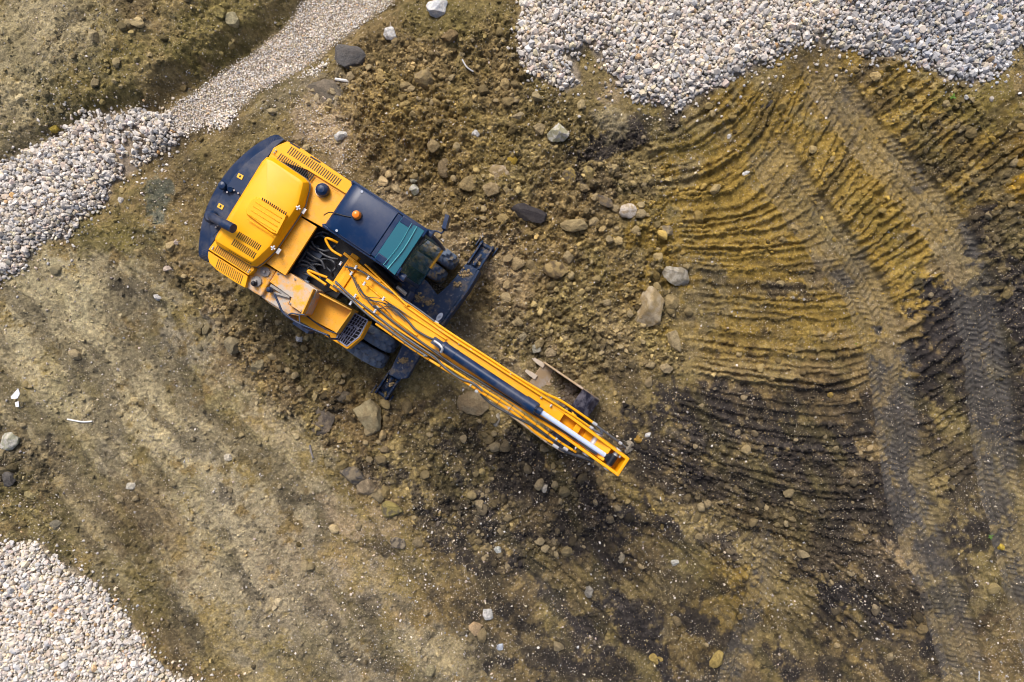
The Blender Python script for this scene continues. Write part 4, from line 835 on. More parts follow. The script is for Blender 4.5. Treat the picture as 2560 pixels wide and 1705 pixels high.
# --- engine compartment side panels
b = MB(); b.prism(Z(1, [(752,285),(800,195),(850,165),(930,132),(1000,150),(1580,540),(1520,650),(1130,408)], 2.2), 1.3)
b.obox(Wz(1,1110,440,2.2)+UP*.002, (Wz(1,1460,610,2.2)-Wz(1,800,230,2.2))*.5, LF*.002, UP*.003, 1)
slots(b, 1, (958,215), (1440,532), 25, (24,-32), 2.2); slots(b, 1, (856,280), (1172,486), 18, (22,-30), 2.2); slots(b, 1, (1010,170), (1210,310), 2, (50,30), 2.2, .03)
for (x, y) in ((806,240),(822,220)): b.cyl(Wz(1,x,y,2.2), Wz(1,x,y,2.23), .015, 2, 8)
b.build('vent_panel', [M_YH, M_BLK, M_STL], ROOT, .006)
b = MB(); b.prism(Z(1, [(160,1190),(242,1078),(610,1372),(604,1395),(552,1442)], 2.2), 1.3)
slots(b, 1, (240,1178), (560,1390), 20, (20,-34), 2.2, .019)
for (x, y) in ((198,1185),(208,1168),(552,1412),(565,1394)): b.cyl(Wz(1,x,y,2.2), Wz(1,x,y,2.23), .015, 2, 8)
b.build('vent_panel', [M_YH, M_BLK, M_STL], ROOT, .006)
b = MB(); b.prism(Z(1, [(160,1206),(548,1450),(520,1565),(420,1510),(240,1390),(170,1320),(155,1260)], 2.14), 1.3)
slots(b, 1, (248,1328), (486,1484), 15, (16,-46), 2.14, .018)
b.build('vent_panel', [M_YH, M_BLK], ROOT, .035, 3)
# --- engine hood
hb = [(748,300),(782,294),(840,312),(1120,500),(1158,545),(1156,600),(1112,775),(1040,890),(830,1200),(700,1325),(645,1362),(600,1358),(262,1152),(246,1100),(262,1060),(705,340)]
def ringz(pts, z, inset=0):
    c = np.mean(pts, 0); out = []; n = len(pts)
    for i, p in enumerate(pts):
        a_ = np.array(pts[i-1], float); q = np.array(p, float); c_ = np.array(pts[(i+1) % n], float)
        d1 = (q-a_)/np.linalg.norm(q-a_); d2 = (c_-q)/np.linalg.norm(c_-q); nn = np.array([-(d1+d2)[1], (d1+d2)[0]]); nn /= np.linalg.norm(nn)+1e-9
        out.append(tuple(q+nn*inset))
    return out
r0, r1, r2, r3 = hb, ringz(hb, 0, 6), ringz(hb, 0, 40), ringz(hb, 0, 70)
def keepw(zone, ring, z0, z1): return [Vector((p.x, p.y, z1)) for p in [Wz(zone, x, y, z0) for x, y in ring]]
b = MB(); b.loft([keepw(1, r0, 2.2, 2.10), keepw(1, r0, 2.2, 2.27), keepw(1, r1, 2.2, 2.31), keepw(1, r2, 2.2, 2.395), keepw(1, r3, 2.2, 2.41)], 0)
slots(b, 1, (452,1044), (660,1172), 13, (18,-28), 2.412, .017, 1, .006); slots(b, 1, (404,1118), (612,1250), 13, (18,-28), 2.412, .017, 1, .006); slots(b, 1, (372,1196), (578,1322), 12, (8,-12), 2.36, .014, 1, .006)
hood = b.build('engine_hood', [M_YH, M_BLK], ROOT, .022, 3, smooth=32)
b = MB(); bump = [(620,668),(690,690),(935,850),(920,900),(862,1010),(838,1052),(770,1030),(525,850),(512,800),(570,700)]
b.loft([[Vector((p.x, p.y, 2.38)) for p in Z(1, bump, 2.45)], Z(1, ringz(bump, 0, 14), 2.47)], 0)
for i in range(5):
    y0 = 720+i*42; x0 = 600-i*20; b.tube([Wz(1, x0+20, y0, 2.475), Wz(1, x0+280, y0+165, 2.475)], .010, n=6, smooth=False)
slots(b, 1, (690,694), (918,838), 13, (6,-13), 2.475, .017, 1, .006)
b.build('raised_panel', [M_YH, M_BLK], hood, .008, 2, smooth=32)
b = MB(); b.tube(Z(1, hb+[hb[0]], 2.225), .011, n=6, smooth=False); b.build('hood_seal', M_RUB, hood)
for (x, y) in ((1042,782),(795,1175)):
    b = MB(); b.obox(Wz(1,x,y,2.44), FW*.045, LF*.012, UP*.012); b.obox(Wz(1,x,y,2.44), FW*.012, LF*.045, UP*.012); b.cyl(Wz(1,x,y,2.38), Wz(1,x,y,2.46), .02, n=8)
    b.build('hood_latch', M_STL, hood, .003); b = MB(); b.obox(Wz(1,x+55,y+33,2.24), FW*.03, LF*.05, UP*.015); b.build('latch_bracket', M_STL, hood, .003)
# --- rear decks
b = MB(); b.prism(Z(1, [(1130,410),(1530,650),(1310,990),(1070,858),(1150,600)], 2.15), 2.09); b.prism(Z(1, [(1130,415),(1500,650),(1290,985),(1075,855),(1150,600)], 2.08), 1.3, mi=1); b.build('deck_panel', [M_YT, M_DARK], ROOT, .006)
b = MB(); b.prism(Z(1, [(1060,868),(1222,968),(914,1445),(724,1322),(860,1180)], 2.15), 2.09); b.prism(Z(1, [(1060,874),(1214,970),(910,1436),(730,1320),(860,1180)], 2.08), 1.3, mi=1); b.build('deck_panel', [M_YT, M_DARK], ROOT, .006)
b = MB(); b.lathe(Wz(1,1285,615,2.14), UP, [(0,.115),(.03,.125),(.05,.125)], 32, 0); b.lathe(Wz(1,1285,613,2.18), UP, [(0,.118),(.05,.12),(.10,.105),(.14,.06),(.15,.0)], 32, 1)
b.build('air_intake_cap', [M_STL, M_N], ROOT, smooth=30)
# --- tank side
b = MB(); b.prism(Z(3, [(148,128),(260,80),(372,152),(218,420),(130,370),(48,312),(98,192)], 2.05), 1.3); tk = b.build('fuel_tank', M_YD, ROOT, .03, 3)
for (x, y, r) in ((264,165,.083),(173,262,.092)):
    b = MB(); b.lathe(Wz(3,x,y,2.05), UP, [(0,r),(.03,r),(.04,r*.8),(.05,r*.3),(.09,r*.28),(.10,0)], 28)
    for k in range(6): q = Wz(3,x,y,2.085)+Vector((math.cos(k*1.047),math.sin(k*1.047),0))*r*.85; b.cyl(q, q+UP*.012, .008, n=6)
    b.build('tank_cap', M_TANK, tk, smooth=30)
b = MB(); b.lathe(Wz(3,150,285,2.10), UP, [(0,.05),(.05,.045),(.06,.03),(.10,.03),(.105,0)], 20); b.build('filler_cap', M_DARK, tk, smooth=30)
b = MB(); b.prism(Z(3, [(378,152),(470,200),(515,172),(800,352),(684,600),(640,590),(505,500),(532,428),(308,268)], 2.06), 1.3); b.build('tank_deck', M_YD, ROOT, .008)
b = MB(); b.prism(Z(3, [(306,274),(528,430),(498,500),(640,596),(610,618),(500,600),(222,424)], 1.96), 1.3); b.prism(Z(3, [(222,424),(500,600),(540,660),(480,600),(300,490)], 1.9), 1.3)
dk = b.build('lower_deck', M_YD, ROOT, .008)
for (x, y) in ((566,238),(752,358),(767,426),(515,488),(630,560),(390,182)): MB().cyl(Wz(3,x,y,2.04), Wz(3,x,y,2.085), .016, n=8).build('bolt', M_TANK, dk)
b = MB(); b.bar(Wz(3,315,300,2.0), Wz(3,515,425,2.0), .05, .03); b.bar(Wz(3,350,380,2.0), Wz(3,515,425,2.0), .035, .04); b.build('hinge_arm', M_TANK, ROOT, .005)
b = MB(); b.lathe(Wz(3,318,350,2.02), UP, [(0,.05),(.10,.05),(.13,.03),(.135,0)], 20); b.build('mirror_stem_cap', M_N, ROOT, smooth=30)
# step well
b = MB(); b.prism(Z(3, [(790,400),(850,392),(1172,565),(1010,800),(700,636)], 1.72), 1.3); b.build('step_plate', M_YT, ROOT, .008)
b = MB()
for A_, B_, h_ in (((845,392),(1175,562),.10),((1175,562),(1010,795),.02),((800,352),(684,610),.30)):
    p, q = Wz(3,*A_,1.78+h_/2), Wz(3,*B_,1.78+h_/2); b.bar(p, q, .025, .25+h_)
b.build('step_box', M_YS, ROOT, .005)
b = MB(); b.prism(Z(3, [(500,600),(690,620),(800,700),(1000,805),(988,860),(1100,932),(1232,832),(1322,664),(1330,680),(1240,850),(1105,962),(960,872),(820,790),(650,690),(520,640)], 1.60), 1.3)
b.build('fender', M_Y, ROOT, .02, 3)
# grating
gp = [(1160,575),(1318,665),(1228,832),(1102,930),(992,852)]
b = MB(); b.prism(Z(3, gp, 1.52), 1.3, mi=1); q = Z(3, gp, 1.60)
for i in range(5): b.bar(q[i], q[(i+1) % 5], .022, .03, 0)
def lerp(a_, b_, t): return a_+(b_-a_)*t
A_, B_, C_, D_ = Wz(3,1160,575,1.60), Wz(3,1318,665,1.60), Wz(3,1110,925,1.60), Wz(3,992,852,1.60)
E_ = Wz(3,1228,832,1.60)
for i in range(1, 6): t = i/6; b.bar(lerp(A_,B_,t), lerp(D_,C_ if t < .95 else E_,t), .009, .03, 0)
for i in range(1, 8):
    t = i/8; p = lerp(A_,D_,t); e2 = lerp(B_,E_,t/.66) if t < .66 else lerp(E_,C_,(t-.66)/.34); b.bar(p, e2, .009, .03, 0)
rr = np.random.default_rng(8)
for i in range(4):
    t, s_ = rr.uniform(.1,.9), rr.uniform(.1,.8); p = lerp(lerp(A_,B_,s_), lerp(D_,C_,s_), t); b.obox(p, FW*.03, LF*.022, UP*.010, 0)
b.build('step_grating', [M_RIMG, M_BLK], ROOT)
# handrail and mirror on the tank side
b = MB(); b.tube(Z(3, [(355,392),(395,480),(452,592),(600,690),(740,752),(860,800),(915,822)], 2.25)+[Wz(3,932,850,1.9), Wz(3,1010,856,1.65)], .019, n=8)
b.tube(Z(3, [(500,612),(530,592),(600,602),(668,605)], 2.22), .014, n=8); b.tube([Wz(3,610,605,2.22), Wz(3,618,690,2.25)], .012, n=8, smooth=False)
b.tube([Wz(3,690,620,1.75), Wz(3,800,700,1.75), Wz(3,900,765,1.74), Wz(3,1010,800,1.72)], .012, n=6)
b.build('handrail', M_N, ROOT, smooth=60)
b = MB(); c = Wz(3,655,738,1.95); b.obox(c, LF*.03-UP*.0, FW*.16, UP*.16); b.cyl(Wz(3,618,690,2.2), c, .016, n=8)
b.build('side_mirror', M_N, ROOT, .028, 3)

# --- hydraulic bay
b = MB(); b.prism(Z(2, [(255,545),(520,700),(640,900),(430,1160),(280,1090),(5,905)], 1.60), 1.30); b.build('hydraulic_bay_floor', M_DARK, ROOT)
hoses = [([(190,690),(260,740),(360,730),(430,690)],.024),([(160,790),(230,830),(340,810),(410,840),(420,890),(390,930)],.024),([(170,900),(230,860),(310,870),(380,920),(400,960)],.022),([(230,620),(280,600),(330,620),(350,640)],.02),
 ([(210,650),(240,700),(330,740),(420,720)],.022),([(170,750),(240,800),(300,830),(330,900)],.025),([(60,880),(120,860),(210,890),(300,960),(380,1000)],.026),([(120,820),(190,850),(260,930),(300,1010)],.024),([(200,610),(300,570),(360,590)],.016),
 ([(130,930),(200,960),(280,1000),(330,1050)],.02),([(90,850),(140,780),(170,720)],.03),([(250,700),(300,760),(380,800),(450,810)],.02)]
for pts, r in hoses:
    MB().tube([Wz(2, x, y, 1.86+.06*math.sin(i*1.7+x)) for i, (x, y) in enumerate(pts)], r, n=8).build('hydraulic_hose', M_HB if r > .021 else M_HOSE, ROOT, smooth=60)
b = MB()
for (x, y) in ((190,690),(100,830),(240,690),(150,1000),(210,710),(170,795),(270,565),(120,845)): p = Wz(2,x,y,1.80); b.cyl(p, p+FW*.10+UP*.02, .035, n=10)
b.obox(Wz(2,100,840,1.72), FW*.10, LF*.09, UP*.08); b.obox(Wz(2,150,830,1.72), FW*.22, LF*.30, UP*.05); b.build('valve_block', paint('valve_steel', (.06,.08,.12), .35, metal=.5), ROOT, .006)
b = MB(); b.tube([Wz(2,440,665,1.95),Wz(2,390,640,2.0),Wz(2,345,625,2.0),Wz(2,340,650,2.0),Wz(2,390,730,2.0),Wz(2,480,785,2.05)], .023, n=10); b.tube([Wz(2,350,975,2.0),Wz(2,280,950,2.0),Wz(2,190,915,2.0),Wz(2,185,935,2.0),Wz(2,260,985,2.05),Wz(2,340,1040,2.1)], .023, n=10)
b.build('steel_pipe', M_Y, ROOT, smooth=60)

# --- boom
def bz(u):    # helper: height of boom top along the horizontal fraction 0..1
    return float(np.interp(u, [0,.17,.32,.52,.65,.78,1], [2.32,2.72,3.02,3.24,3.34,3.40,3.42]))
bc = [(858,680),(975,772),(1081,845),(1217,932),(1303,988),(1400,1052),(1554,1164)]; bu = [0,.17,.32,.52,.65,.78,1]
CB = [P(x, y, bz(u)) for (x, y), u in zip(bc, bu)]
def bpt(u, lat=0, up=0):
    x = float(np.interp(u, bu, [c.x for c in CB])); y = float(np.interp(u, bu, [c.y for c in CB])); return Vector((x, y, bz(u)))+LF*lat+UP*up
bd = [.30,.42,.52,.50,.46,.40,.30]; hwid = [.235,.225,.195,.185,.185,.18,.165]
def rect(c, hw_, top, bot): return [c+LF*hw_+UP*top, c-LF*hw_+UP*top, c-LF*hw_-UP*bot, c+LF*hw_-UP*bot]
N_ = 6
b = MB(); b.loft([rect(CB[i], hwid[i], 0, bd[i]) for i in range(N_)], 0)
# raised edge flanges along the top plate
for sgn in (-1, 1):
    for i in range(N_-1):
        b.bar(CB[i]+LF*sgn*(hwid[i]-.012)+UP*.012, CB[i+1]+LF*sgn*(hwid[i+1]-.012)+UP*.012, .030, .035)
boom = b.build('boom', M_Y, ROOT, .010)
# root fork and gusset plates
b = MB()
for lat in (.27, -.27): b.bar(bpt(0,lat,-.22)-FW*.12, bpt(.12,lat*.93,-.12), .05, .36)
b.bar(bpt(.02,.27,.0), bpt(.02,-.27,.0), .10, .12); b.bar(bpt(0,.36,-.15), bpt(0,-.36,-.15), .15, .15)
b.bar(bpt(.05,.33,-.10), bpt(.22,.20,-.05), .03, .30)
b.build('boom_root_bracket', M_Y, boom, .008)
# small cross clips, brackets
b = MB()
for (x, y) in ((470,850),(605,885),(565,940),(715,980),(680,1030),(850,1165),(600,1140),(775,1275),(560,1205)):
    b = MB(); p = Wz(2, x, y, 2.42+(x-470)/900); b.obox(p, FW*.018, LF*.035, UP*.02); b.cyl(p+LF*.02, p+LF*.02+UP*.035, .012, n=6); b.build('pipe_clamp', M_STL, boom, .003)
for u, lat in ((.44,.17),(.585,.19),(.70,.15),(.735,.12),(.40,.16),(.86,-.20),(.80,-.26),(.64,-.27),(.5,-.3),(.33,-.3),(.98,.1)):
    b = MB(); p = bpt(u,lat,.03); b.obox(p, FW*.012, LF*.022, UP*.018); b.cyl(p, p+UP*.035, .010, n=6); b.build('pipe_clamp', M_STL, boom, .003)
# lines of pipe along both flanks
def pipe(name, path, r, mat, par=boom, n=8): return MB().tube([bpt(*p) for p in path], r, n=n).build(name, mat, par, smooth=60)
pipe('steel_pipe', [(.10,.24,.04),(.2,.24,.04),(.35,.225,.04),(.5,.215,.03),(.62,.21,.03),(.70,.23,.03),(.76,.27,.0),(.86,.28,.0)], .020, M_Y)
pipe('steel_pipe', [(.20,.185,.045),(.35,.17,.045),(.5,.165,.045),(.6,.165,.045),(.7,.17,.04),(.80,.19,.03),(.86,.2,.02)], .016, M_Y)
pipe('steel_pipe', [(.04,-.26,.02),(.15,-.27,.0),(.30,-.25,.03),(.5,-.245,.03),(.62,-.235,.03),(.72,-.25,.03),(.80,-.27,.0),(.87,-.25,-.03)], .020, M_Y)
pipe('steel_pipe', [(.16,-.34,-.02),(.30,-.325,.0),(.45,-.31,.0),(.6,-.30,.0),(.68,-.30,.0),(.74,-.36,-.03),(.80,-.35,-.05)], .022, M_Y)
pipe('steel_pipe', [(.12,-.08,.02),(.2,-.09,.02),(.28,-.11,.02)], .018, M_Y)
pipe('steel_pipe', [(.06,.08,.02),(.15,.07,.02),(.22,.09,.03),(.36,.105,.03)], .018, M_Y)
pipe('hydraulic_hose', [(.0,.10,.10),(.05,.21,.10),(.13,.23,.08),(.22,.26,.06),(.30,.245,.06)], .017, M_HOSE)
pipe('hydraulic_hose', [(.16,.05,.05),(.20,.04,.06),(.24,.0,.07),(.27,-.04,.07),(.315,-.02,.08),(.34,.02,.10)], .020, M_HB)
pipe('hydraulic_hose', [(.13,-.12,.05),(.20,-.14,.06),(.27,-.15,.06),(.34,-.155,.07)], .020, M_HB)
pipe('hydraulic_hose', [(.34,-.155,.07),(.42,-.175,.07),(.5,-.165,.07),(.6,-.15,.06),(.70,-.13,.05),(.80,-.10,.04),(.92,-.08,.05)], .021, M_HB)
pipe('hydraulic_hose', [(.0,-.20,.08),(.06,-.23,.09),(.14,-.22,.07),(.22,-.235,.07),(.30,-.235,.06),(.36,-.235,.05),(.40,-.28,.05),(.46,-.30,.04),(.50,-.25,.05),(.54,-.27,.05)], .019, M_HOSE)
pipe('hydraulic_hose', [(-.02,-.28,.05),(.05,-.27,.08),(.13,-.30,.04),(.20,-.29,.05),(.28,-.30,.05),(.34,-.29,.05)], .019, M_HOSE)
pipe('hydraulic_hose', [(.54,-.33,.0),(.58,-.37,-.05),(.64,-.35,.0),(.72,-.30,.02),(.80,-.30,.0),(.86,-.26,-.04)], .019, M_HB)
pipe('hydraulic_hose', [(.80,-.36,-.05),(.84,-.34,-.08),(.88,-.28,-.1),(.93,-.20,-.12)], .028, M_HOSE)
pipe('hydraulic_hose', [(.86,.28,.0),(.89,.27,.03),(.92,.27,.02),(.96,.27,-.02),(.985,.25,-.1),(.975,.2,-.2)], .019, M_HOSE)
pipe('hydraulic_hose', [(.86,.20,.02),(.88,.20,.05),(.90,.22,.05),(.89,.26,.05)], .019, M_HOSE)
for k in range(6):
    ph = random.uniform(0, 6); pipe('cable', [(.0+k*.02, .15-.05*k, .10), (.04+k*.02, .05-.03*k+.05*math.sin(ph), .13), (.09+k*.015, .12*math.sin(ph+1), .10), (.14+k*.01, .08*math.sin(ph+2), .09), (.19+k*.01, .1*math.cos(ph), .06)], .007, M_HB)
b = MB()
for u, lat, L_ in ((.055,-.24,.10),(.08,-.27,.10),(.0,-.22,.08),(.30,.245,.07),(.345,-.24,.09),(.135,-.11,.07),(.17,.05,.07),(.345,-.15,.10),(.86,.28,.08),(.86,.2,.06),(.80,-.36,.10),(.83,-.3,.08),(.52,-.33,.05),(.19,-.29,.10),(.12,.23,.07),(.955,.27,.05)):
    MB().cyl(bpt(u,lat,.03), bpt(u,lat,.03)+FW*L_, .026, n=10).build('hose_fitting', M_STL, boom, .003)
b = MB()
for u in np.linspace(.22, .9, 17): MB().bar(bpt(u,-.34,.03), bpt(u,-.20,.05), .008, .012).build('cable_tie', M_BLK, boom)
# end fork: two cheeks, closed end, lower floor
b = MB(); e5, e6 = bpt(.76), bpt(1.)
for sgn in (-1, 1): b.loft([rect(e5+LF*sgn*.155-FW*.1, .022, 0, .38), rect(e6+LF*sgn*.142, .024, .10, .30)], 0)
b.bar(e6+LF*.166-UP*.04, e6-LF*.166-UP*.04, .05, .29)
b.bar(bpt(.74,0,-.13)-FW*0, e6-UP*.22, .27, .03)
b.bar(bpt(.835,-.15,-.06), bpt(.835,.15,-.06), .10, .06)
b.build('boom_head', M_Y, boom, .010)
b = MB(); b.cyl(e6-FW*.16+LF*.19-UP*.05, e6-FW*.16-LF*.19-UP*.05, .05, n=20); b.cyl(bpt(.90,.21,-.12), bpt(.90,-.21,-.12), .06, n=20); b.build('pivot_pin', M_STL, boom, .004)
# stick cylinder
s0, s1, s2 = P(1100,861,3.22), P(1342,1023,3.56), P(1512,1138,3.44)
ax = (s1-s0).normalized()
b = MB(); b.cyl(s0+ax*.05, s1, .083, n=32); b.cyl(s1-ax*.22, s1-ax*.02, .098, n=32); b.cyl(s0+ax*.05, s0+ax*.10, .092, n=32); b.cyl(s0+ax*.28, s0+ax*.31, .089, n=32); b.cyl(s1-ax*.01, s1+ax*.09, .060, n=24)
b.obox(s0-ax*.02, ax*.12, LF*.06, UP*.06)
cyl_ = b.build('stick_cylinder', M_N, ROOT, .004, smooth=40)
b = MB(); b.cyl(s1+ax*.05, s2+(s2-s1).normalized()*.02, .040, n=32); b.build('piston_rod', M_CHR, cyl_, smooth=40)
b = MB(); q = (s2-s1).normalized(); b.cyl(s2, s2+q*.05, .05, n=20); b.obox(s2+q*.10, q*.07, LF*.065, UP*.05); b.cyl(s2+q*.13+LF*.085, s2+q*.13-LF*.085, .065, n=24); b.build('rod_clevis', M_DARK, cyl_, .01)
b = MB()
for k in range(12): a_ = k*math.pi/6; p = s1-ax*.02+(LF*math.cos(a_)+ax.cross(LF)*math.sin(a_))*.085; MB().cyl(p, p+ax*.025, .010, n=6).build('bolt', M_DARK, cyl_)
b = MB(); b.tube([s0-ax*.10+UP*.07, s0+UP*.10, s0+ax*.08+UP*.10-LF*.03, s0+ax*.09+UP*.05-LF*.09], .022, n=8); b.build('oil_line', M_STL, cyl_, smooth=60)
# boom lift cylinder on the cab side
p0, p1, p2 = Wz(2,760,860,1.55), Wz(2,975,1060,1.95), Wz(2,1080,1150,2.05)
b = MB(); b.cyl(p0, p1, .075, n=24); b.cyl(p1-(p1-p0).normalized()*.1, p1, .095, n=24); lc = b.build('lift_cylinder', M_DARK, ROOT, smooth=40)
MB().cyl(p1, p2, .035, n=16).build('piston_rod', M_STL, lc, smooth=40)
b = MB(); b.cyl(p2-LF*.10, p2+LF*.10, .07, n=20); b.build('rod_eye', M_N, lc, .005)
# stick (folded back below the boom)
st0 = bpt(.90,0,-.12); st1 = Vector((1.08,-1.55,1.05))
b = MB(); b.loft([rect(st0+FW*.25+UP*.12, .12, .06, .06), rect(st0, .13, .05, .25)], 0); dd = (st1-st0).normalized(); sx = dd.cross(LF).normalized()
def rct(c, hw_, h_): return [c+LF*hw_+sx*h_, c-LF*hw_+sx*h_, c-LF*hw_-sx*h_, c+LF*hw_-sx*h_]
b.loft([rct(st0, .13, .20), rct(st0.lerp(st1,.5), .12, .17), rct(st1, .11, .12)], 0)
b.build('stick', M_Y, ROOT, .01)
# --- bucket
bkc = Wz(5, 640, 600, .5); zb = .45
pa, pb = P(1355,903,zb), P(1273,1031,zb)     # lip corners
BW = 1.24; mid = (P(1358,903,.42)+P(1272,1036,.42))/2
prof = [(0,.30),(.30,.19),(.70,.12),(1.02,.16),(1.24,.28),(1.34,.44),(1.33,.58),(1.18,.72),(1.02,.81),(.90,.86)]
prof2 = [(u-.0, z+.0) for u, z in prof]
b = MB(); LFb = (P(1355,903,.3)-P(1270,1028,.3)).normalized(); FWb = Vector((LFb.y, -LFb.x, 0))
def bk(u, lat, z): return Vector((mid.x, mid.y, 0))+FWb*u+LFb*lat+UP*z
outer = [[bk(u, lat, z) for u, z in prof] for lat in (-BW/2, BW/2)]
n_ = len(prof)
inn = []
for i, (u, z) in enumerate(prof):
    a_ = np.array(prof[max(i-1,0)]); c_ = np.array(prof[min(i+1,n_-1)]); t = (c_-a_)/np.linalg.norm(c_-a_); inn.append((u-t[1]*.03, z+t[0]*.03))
for i in range(n_-1):
    mi_ = 1 if i >= 5 else 0
    b.add([bk(prof[i][0],-BW/2,prof[i][1]), bk(prof[i+1][0],-BW/2,prof[i+1][1]), bk(prof[i+1][0],BW/2,prof[i+1][1]), bk(prof[i][0],BW/2,prof[i][1]),
           bk(inn[i][0],-BW/2,inn[i][1]), bk(inn[i+1][0],-BW/2,inn[i+1][1]), bk(inn[i+1][0],BW/2,inn[i+1][1]), bk(inn[i][0],BW/2,inn[i][1])],
          [(0,1,2,3),(7,6,5,4),(0,4,5,1),(2,6,7,3),(1,5,6,2),(3,7,4,0)], mi_)
bucket = b.build('bucket', [M_BKT, M_BKD], ROOT, smooth=40)
for lat in (-BW/2, BW/2):
    b = MB(); ed = [(.04,.42),(.50,.62),(.98,.88)]
    ring = [(u,z) for u,z in prof]+[(.70,.74),(.35,.57),(.04,.44)]
    b.loft([[bk(u, lat-.018, z) for u,z in ring],[bk(u, lat+.018, z) for u,z in ring]], 0); 
    b.tube([bk(.02,lat,.44), bk(.35,lat,.58), bk(.70,lat,.76), bk(.90,lat,.87)], .022, n=8, smooth=False)
    b.build('side_plate', M_BKT, bucket)
for k in range(5):
    lat = -BW/2+.06+k*(BW-.12)/4; b = MB()
    b.loft([[bk(.06,lat-.05,.26),bk(.06,lat+.05,.26),bk(.06,lat+.05,.35),bk(.06,lat-.05,.35)],[bk(-.07,lat-.045,.29),bk(-.07,lat+.045,.29),bk(-.07,lat+.045,.36),bk(-.07,lat-.045,.36)],[bk(-.20,lat-.028,.34),bk(-.20,lat+.028,.34),bk(-.20,lat+.028,.36),bk(-.20,lat-.028,.36)]], 0)
    b.build('bucket_tooth', M_TOOTH, bucket, .006)
b = MB()
for lat in (-.17, .17): b.loft([[bk(u, lat-.02, z) for u,z in ((.80,.80),(1.12,.55),(1.20,.80),(1.05,1.08),(.88,1.08))],[bk(u, lat+.02, z) for u,z in ((.80,.80),(1.12,.55),(1.20,.80),(1.05,1.08),(.88,1.08))]], 0)
b.build('bucket_bracket', M_DARK, bucket, .005)
rr = np.random.default_rng(21); b = MB()
for i in range(260):
    u = rr.triangular(.42,.85,1.0); lat = rr.uniform(-.56,.56); p = bk(u, lat, float(np.interp(u,[.0,.42,.65,.95],[.3,.17,.18,.32]))+.02); b.cyl(p-UP*.03, p+Vector(rr.normal(0,.012,3))+UP*.012, .06*rr.uniform(.6,1.3), n=7, r2=.03)
b.build('wet_soil', paint('wet_brown_soil', (.085,.062,.042), .5, .6, (.15,.11,.065), 5), bucket)['kind'] = 'stuff'
b = MB()
a0, a1 = st1+UP*.02, bk(.95,0,1.02)
for lat in (-.15,.15): b.bar(a0+LF*lat, a1+LFb*lat, .03, .09)
b.cyl(st1-LF*.2, st1+LF*.2, .05, n=16); b.bar(st1+LF*.0, bk(1.1,0,.72), .12, .10); b.build('bucket_linkage', M_Y, ROOT, .006)

# --- cab
ZR = 3.12
A0, B0, C0, D0 = [Wz(2, *p, ZR) for p in ((282,506),(562,92),(1248,547),(968,960))]
CW = (B0-A0).length; CF = (D0-A0).normalized(); CL = (B0-A0).normalized(); CLN = (D0-A0).length
def cp(u, v, z): return Vector((A0.x, A0.y, 0))+CF*u+CL*v+UP*z      # u forward, v across from boom side
pr = [(.0,2.78),(.005,2.90),(.03,3.0),(.08,3.07),(.16,3.11),(.28,3.12),(.93,3.12)]
def cp_ring(v, ins=0): return [cp(u, v, z-ins) for u, z in pr]+[cp(.93, v, 3.03), cp(.0, v, 2.74)]
b = MB(); b.loft([cp_ring(.03,.02), cp_ring(.07,0), cp_ring(CW-.07,0), cp_ring(CW-.03,.02)], 0)
b.bar(cp(.02,.02,3.03), cp(CLN,.02,3.03), .045, .07); b.bar(cp(.02,CW-.02,3.03), cp(CLN,CW-.02,3.03), .045, .07)
b.prism([cp(.925,.05,3.10), cp(1.02,.05,3.10), cp(1.02,CW-.05,3.10), cp(.925,CW-.05,3.10)], 3.03)
b.bar(cp(1.02,.09,3.085), cp(CLN,.09,3.06), .12, .05); b.bar(cp(1.02,CW-.09,3.085), cp(CLN,CW-.09,3.06), .12, .05)
cab = b.build('cab', M_NC, ROOT, .012, 3, smooth=35)
b = MB()   # lower body and posts
b.prism([cp(.0,0,0), cp(CLN-.30,0,0), cp(CLN-.30,CW,0), cp(.0,CW,0)], 1.25, 1.42)
for v in (.02, CW-.02): b.bar(cp(CLN-.35,v,1.34), cp(CLN+.12,v,1.34), .05, .10)
for u, v in ((.03,.03),(.03,CW-.03),(.72,.03),(.72,CW-.03)): b.bar(cp(u,v,1.4), cp(u,v,3.02), .06, .06)
for v in (.03, CW-.03): b.tube([cp(CLN+.10,v,1.4), cp(CLN+.10,v,2.1), cp(CLN+.02,v,2.85), cp(CLN-.04,v,3.03)], .035, n=10)
b.prism([cp(.0,0,0), cp(.05,0,0), cp(.05,CW,0), cp(.0,CW,0)], 1.4, 2.78); b.bar(cp(.4,.02,1.75), cp(CLN,.02,1.75), .03, .7); b.bar(cp(.4,CW-.02,1.75), cp(CLN,CW-.02,1.75), .03, .7)
b.build('cab_frame', M_NC, cab, .008)
b = MB(); b.prism([cp(.01,.01,0), cp(CLN-.31,.01,0), cp(CLN-.31,CW-.01,0), cp(.01,CW-.01,0)], 1.423, 1.45)
b.build('cab_floor', M_DARK, cab)
b = MB(); b.obox(cp(.62,CW/2,1.95), CF*.25, CL*.25, UP*.08); b.obox(cp(.36,CW/2,2.3), CF*.07, CL*.24, UP*.35); b.obox(cp(.36,CW/2,2.74), CF*.05, CL*.13, UP*.09)
for v in (CW/2-.33, CW/2+.33): b.obox(cp(.65,v,2.1), CF*.22, CL*.06, UP*.05)
b.build('operator_seat', M_HB, cab, .03, 3)
b = MB(); b.prism([Vector((p.x,p.y,0)) for p in [Wz(2,*q,3.1) for q in ((985,422),(1215,560),(950,955),(765,790))]], 3.075, 3.098); b.build('roof_window', M_SKYL, cab, .004)
b = MB()   # sun blind bars below and on the roof window
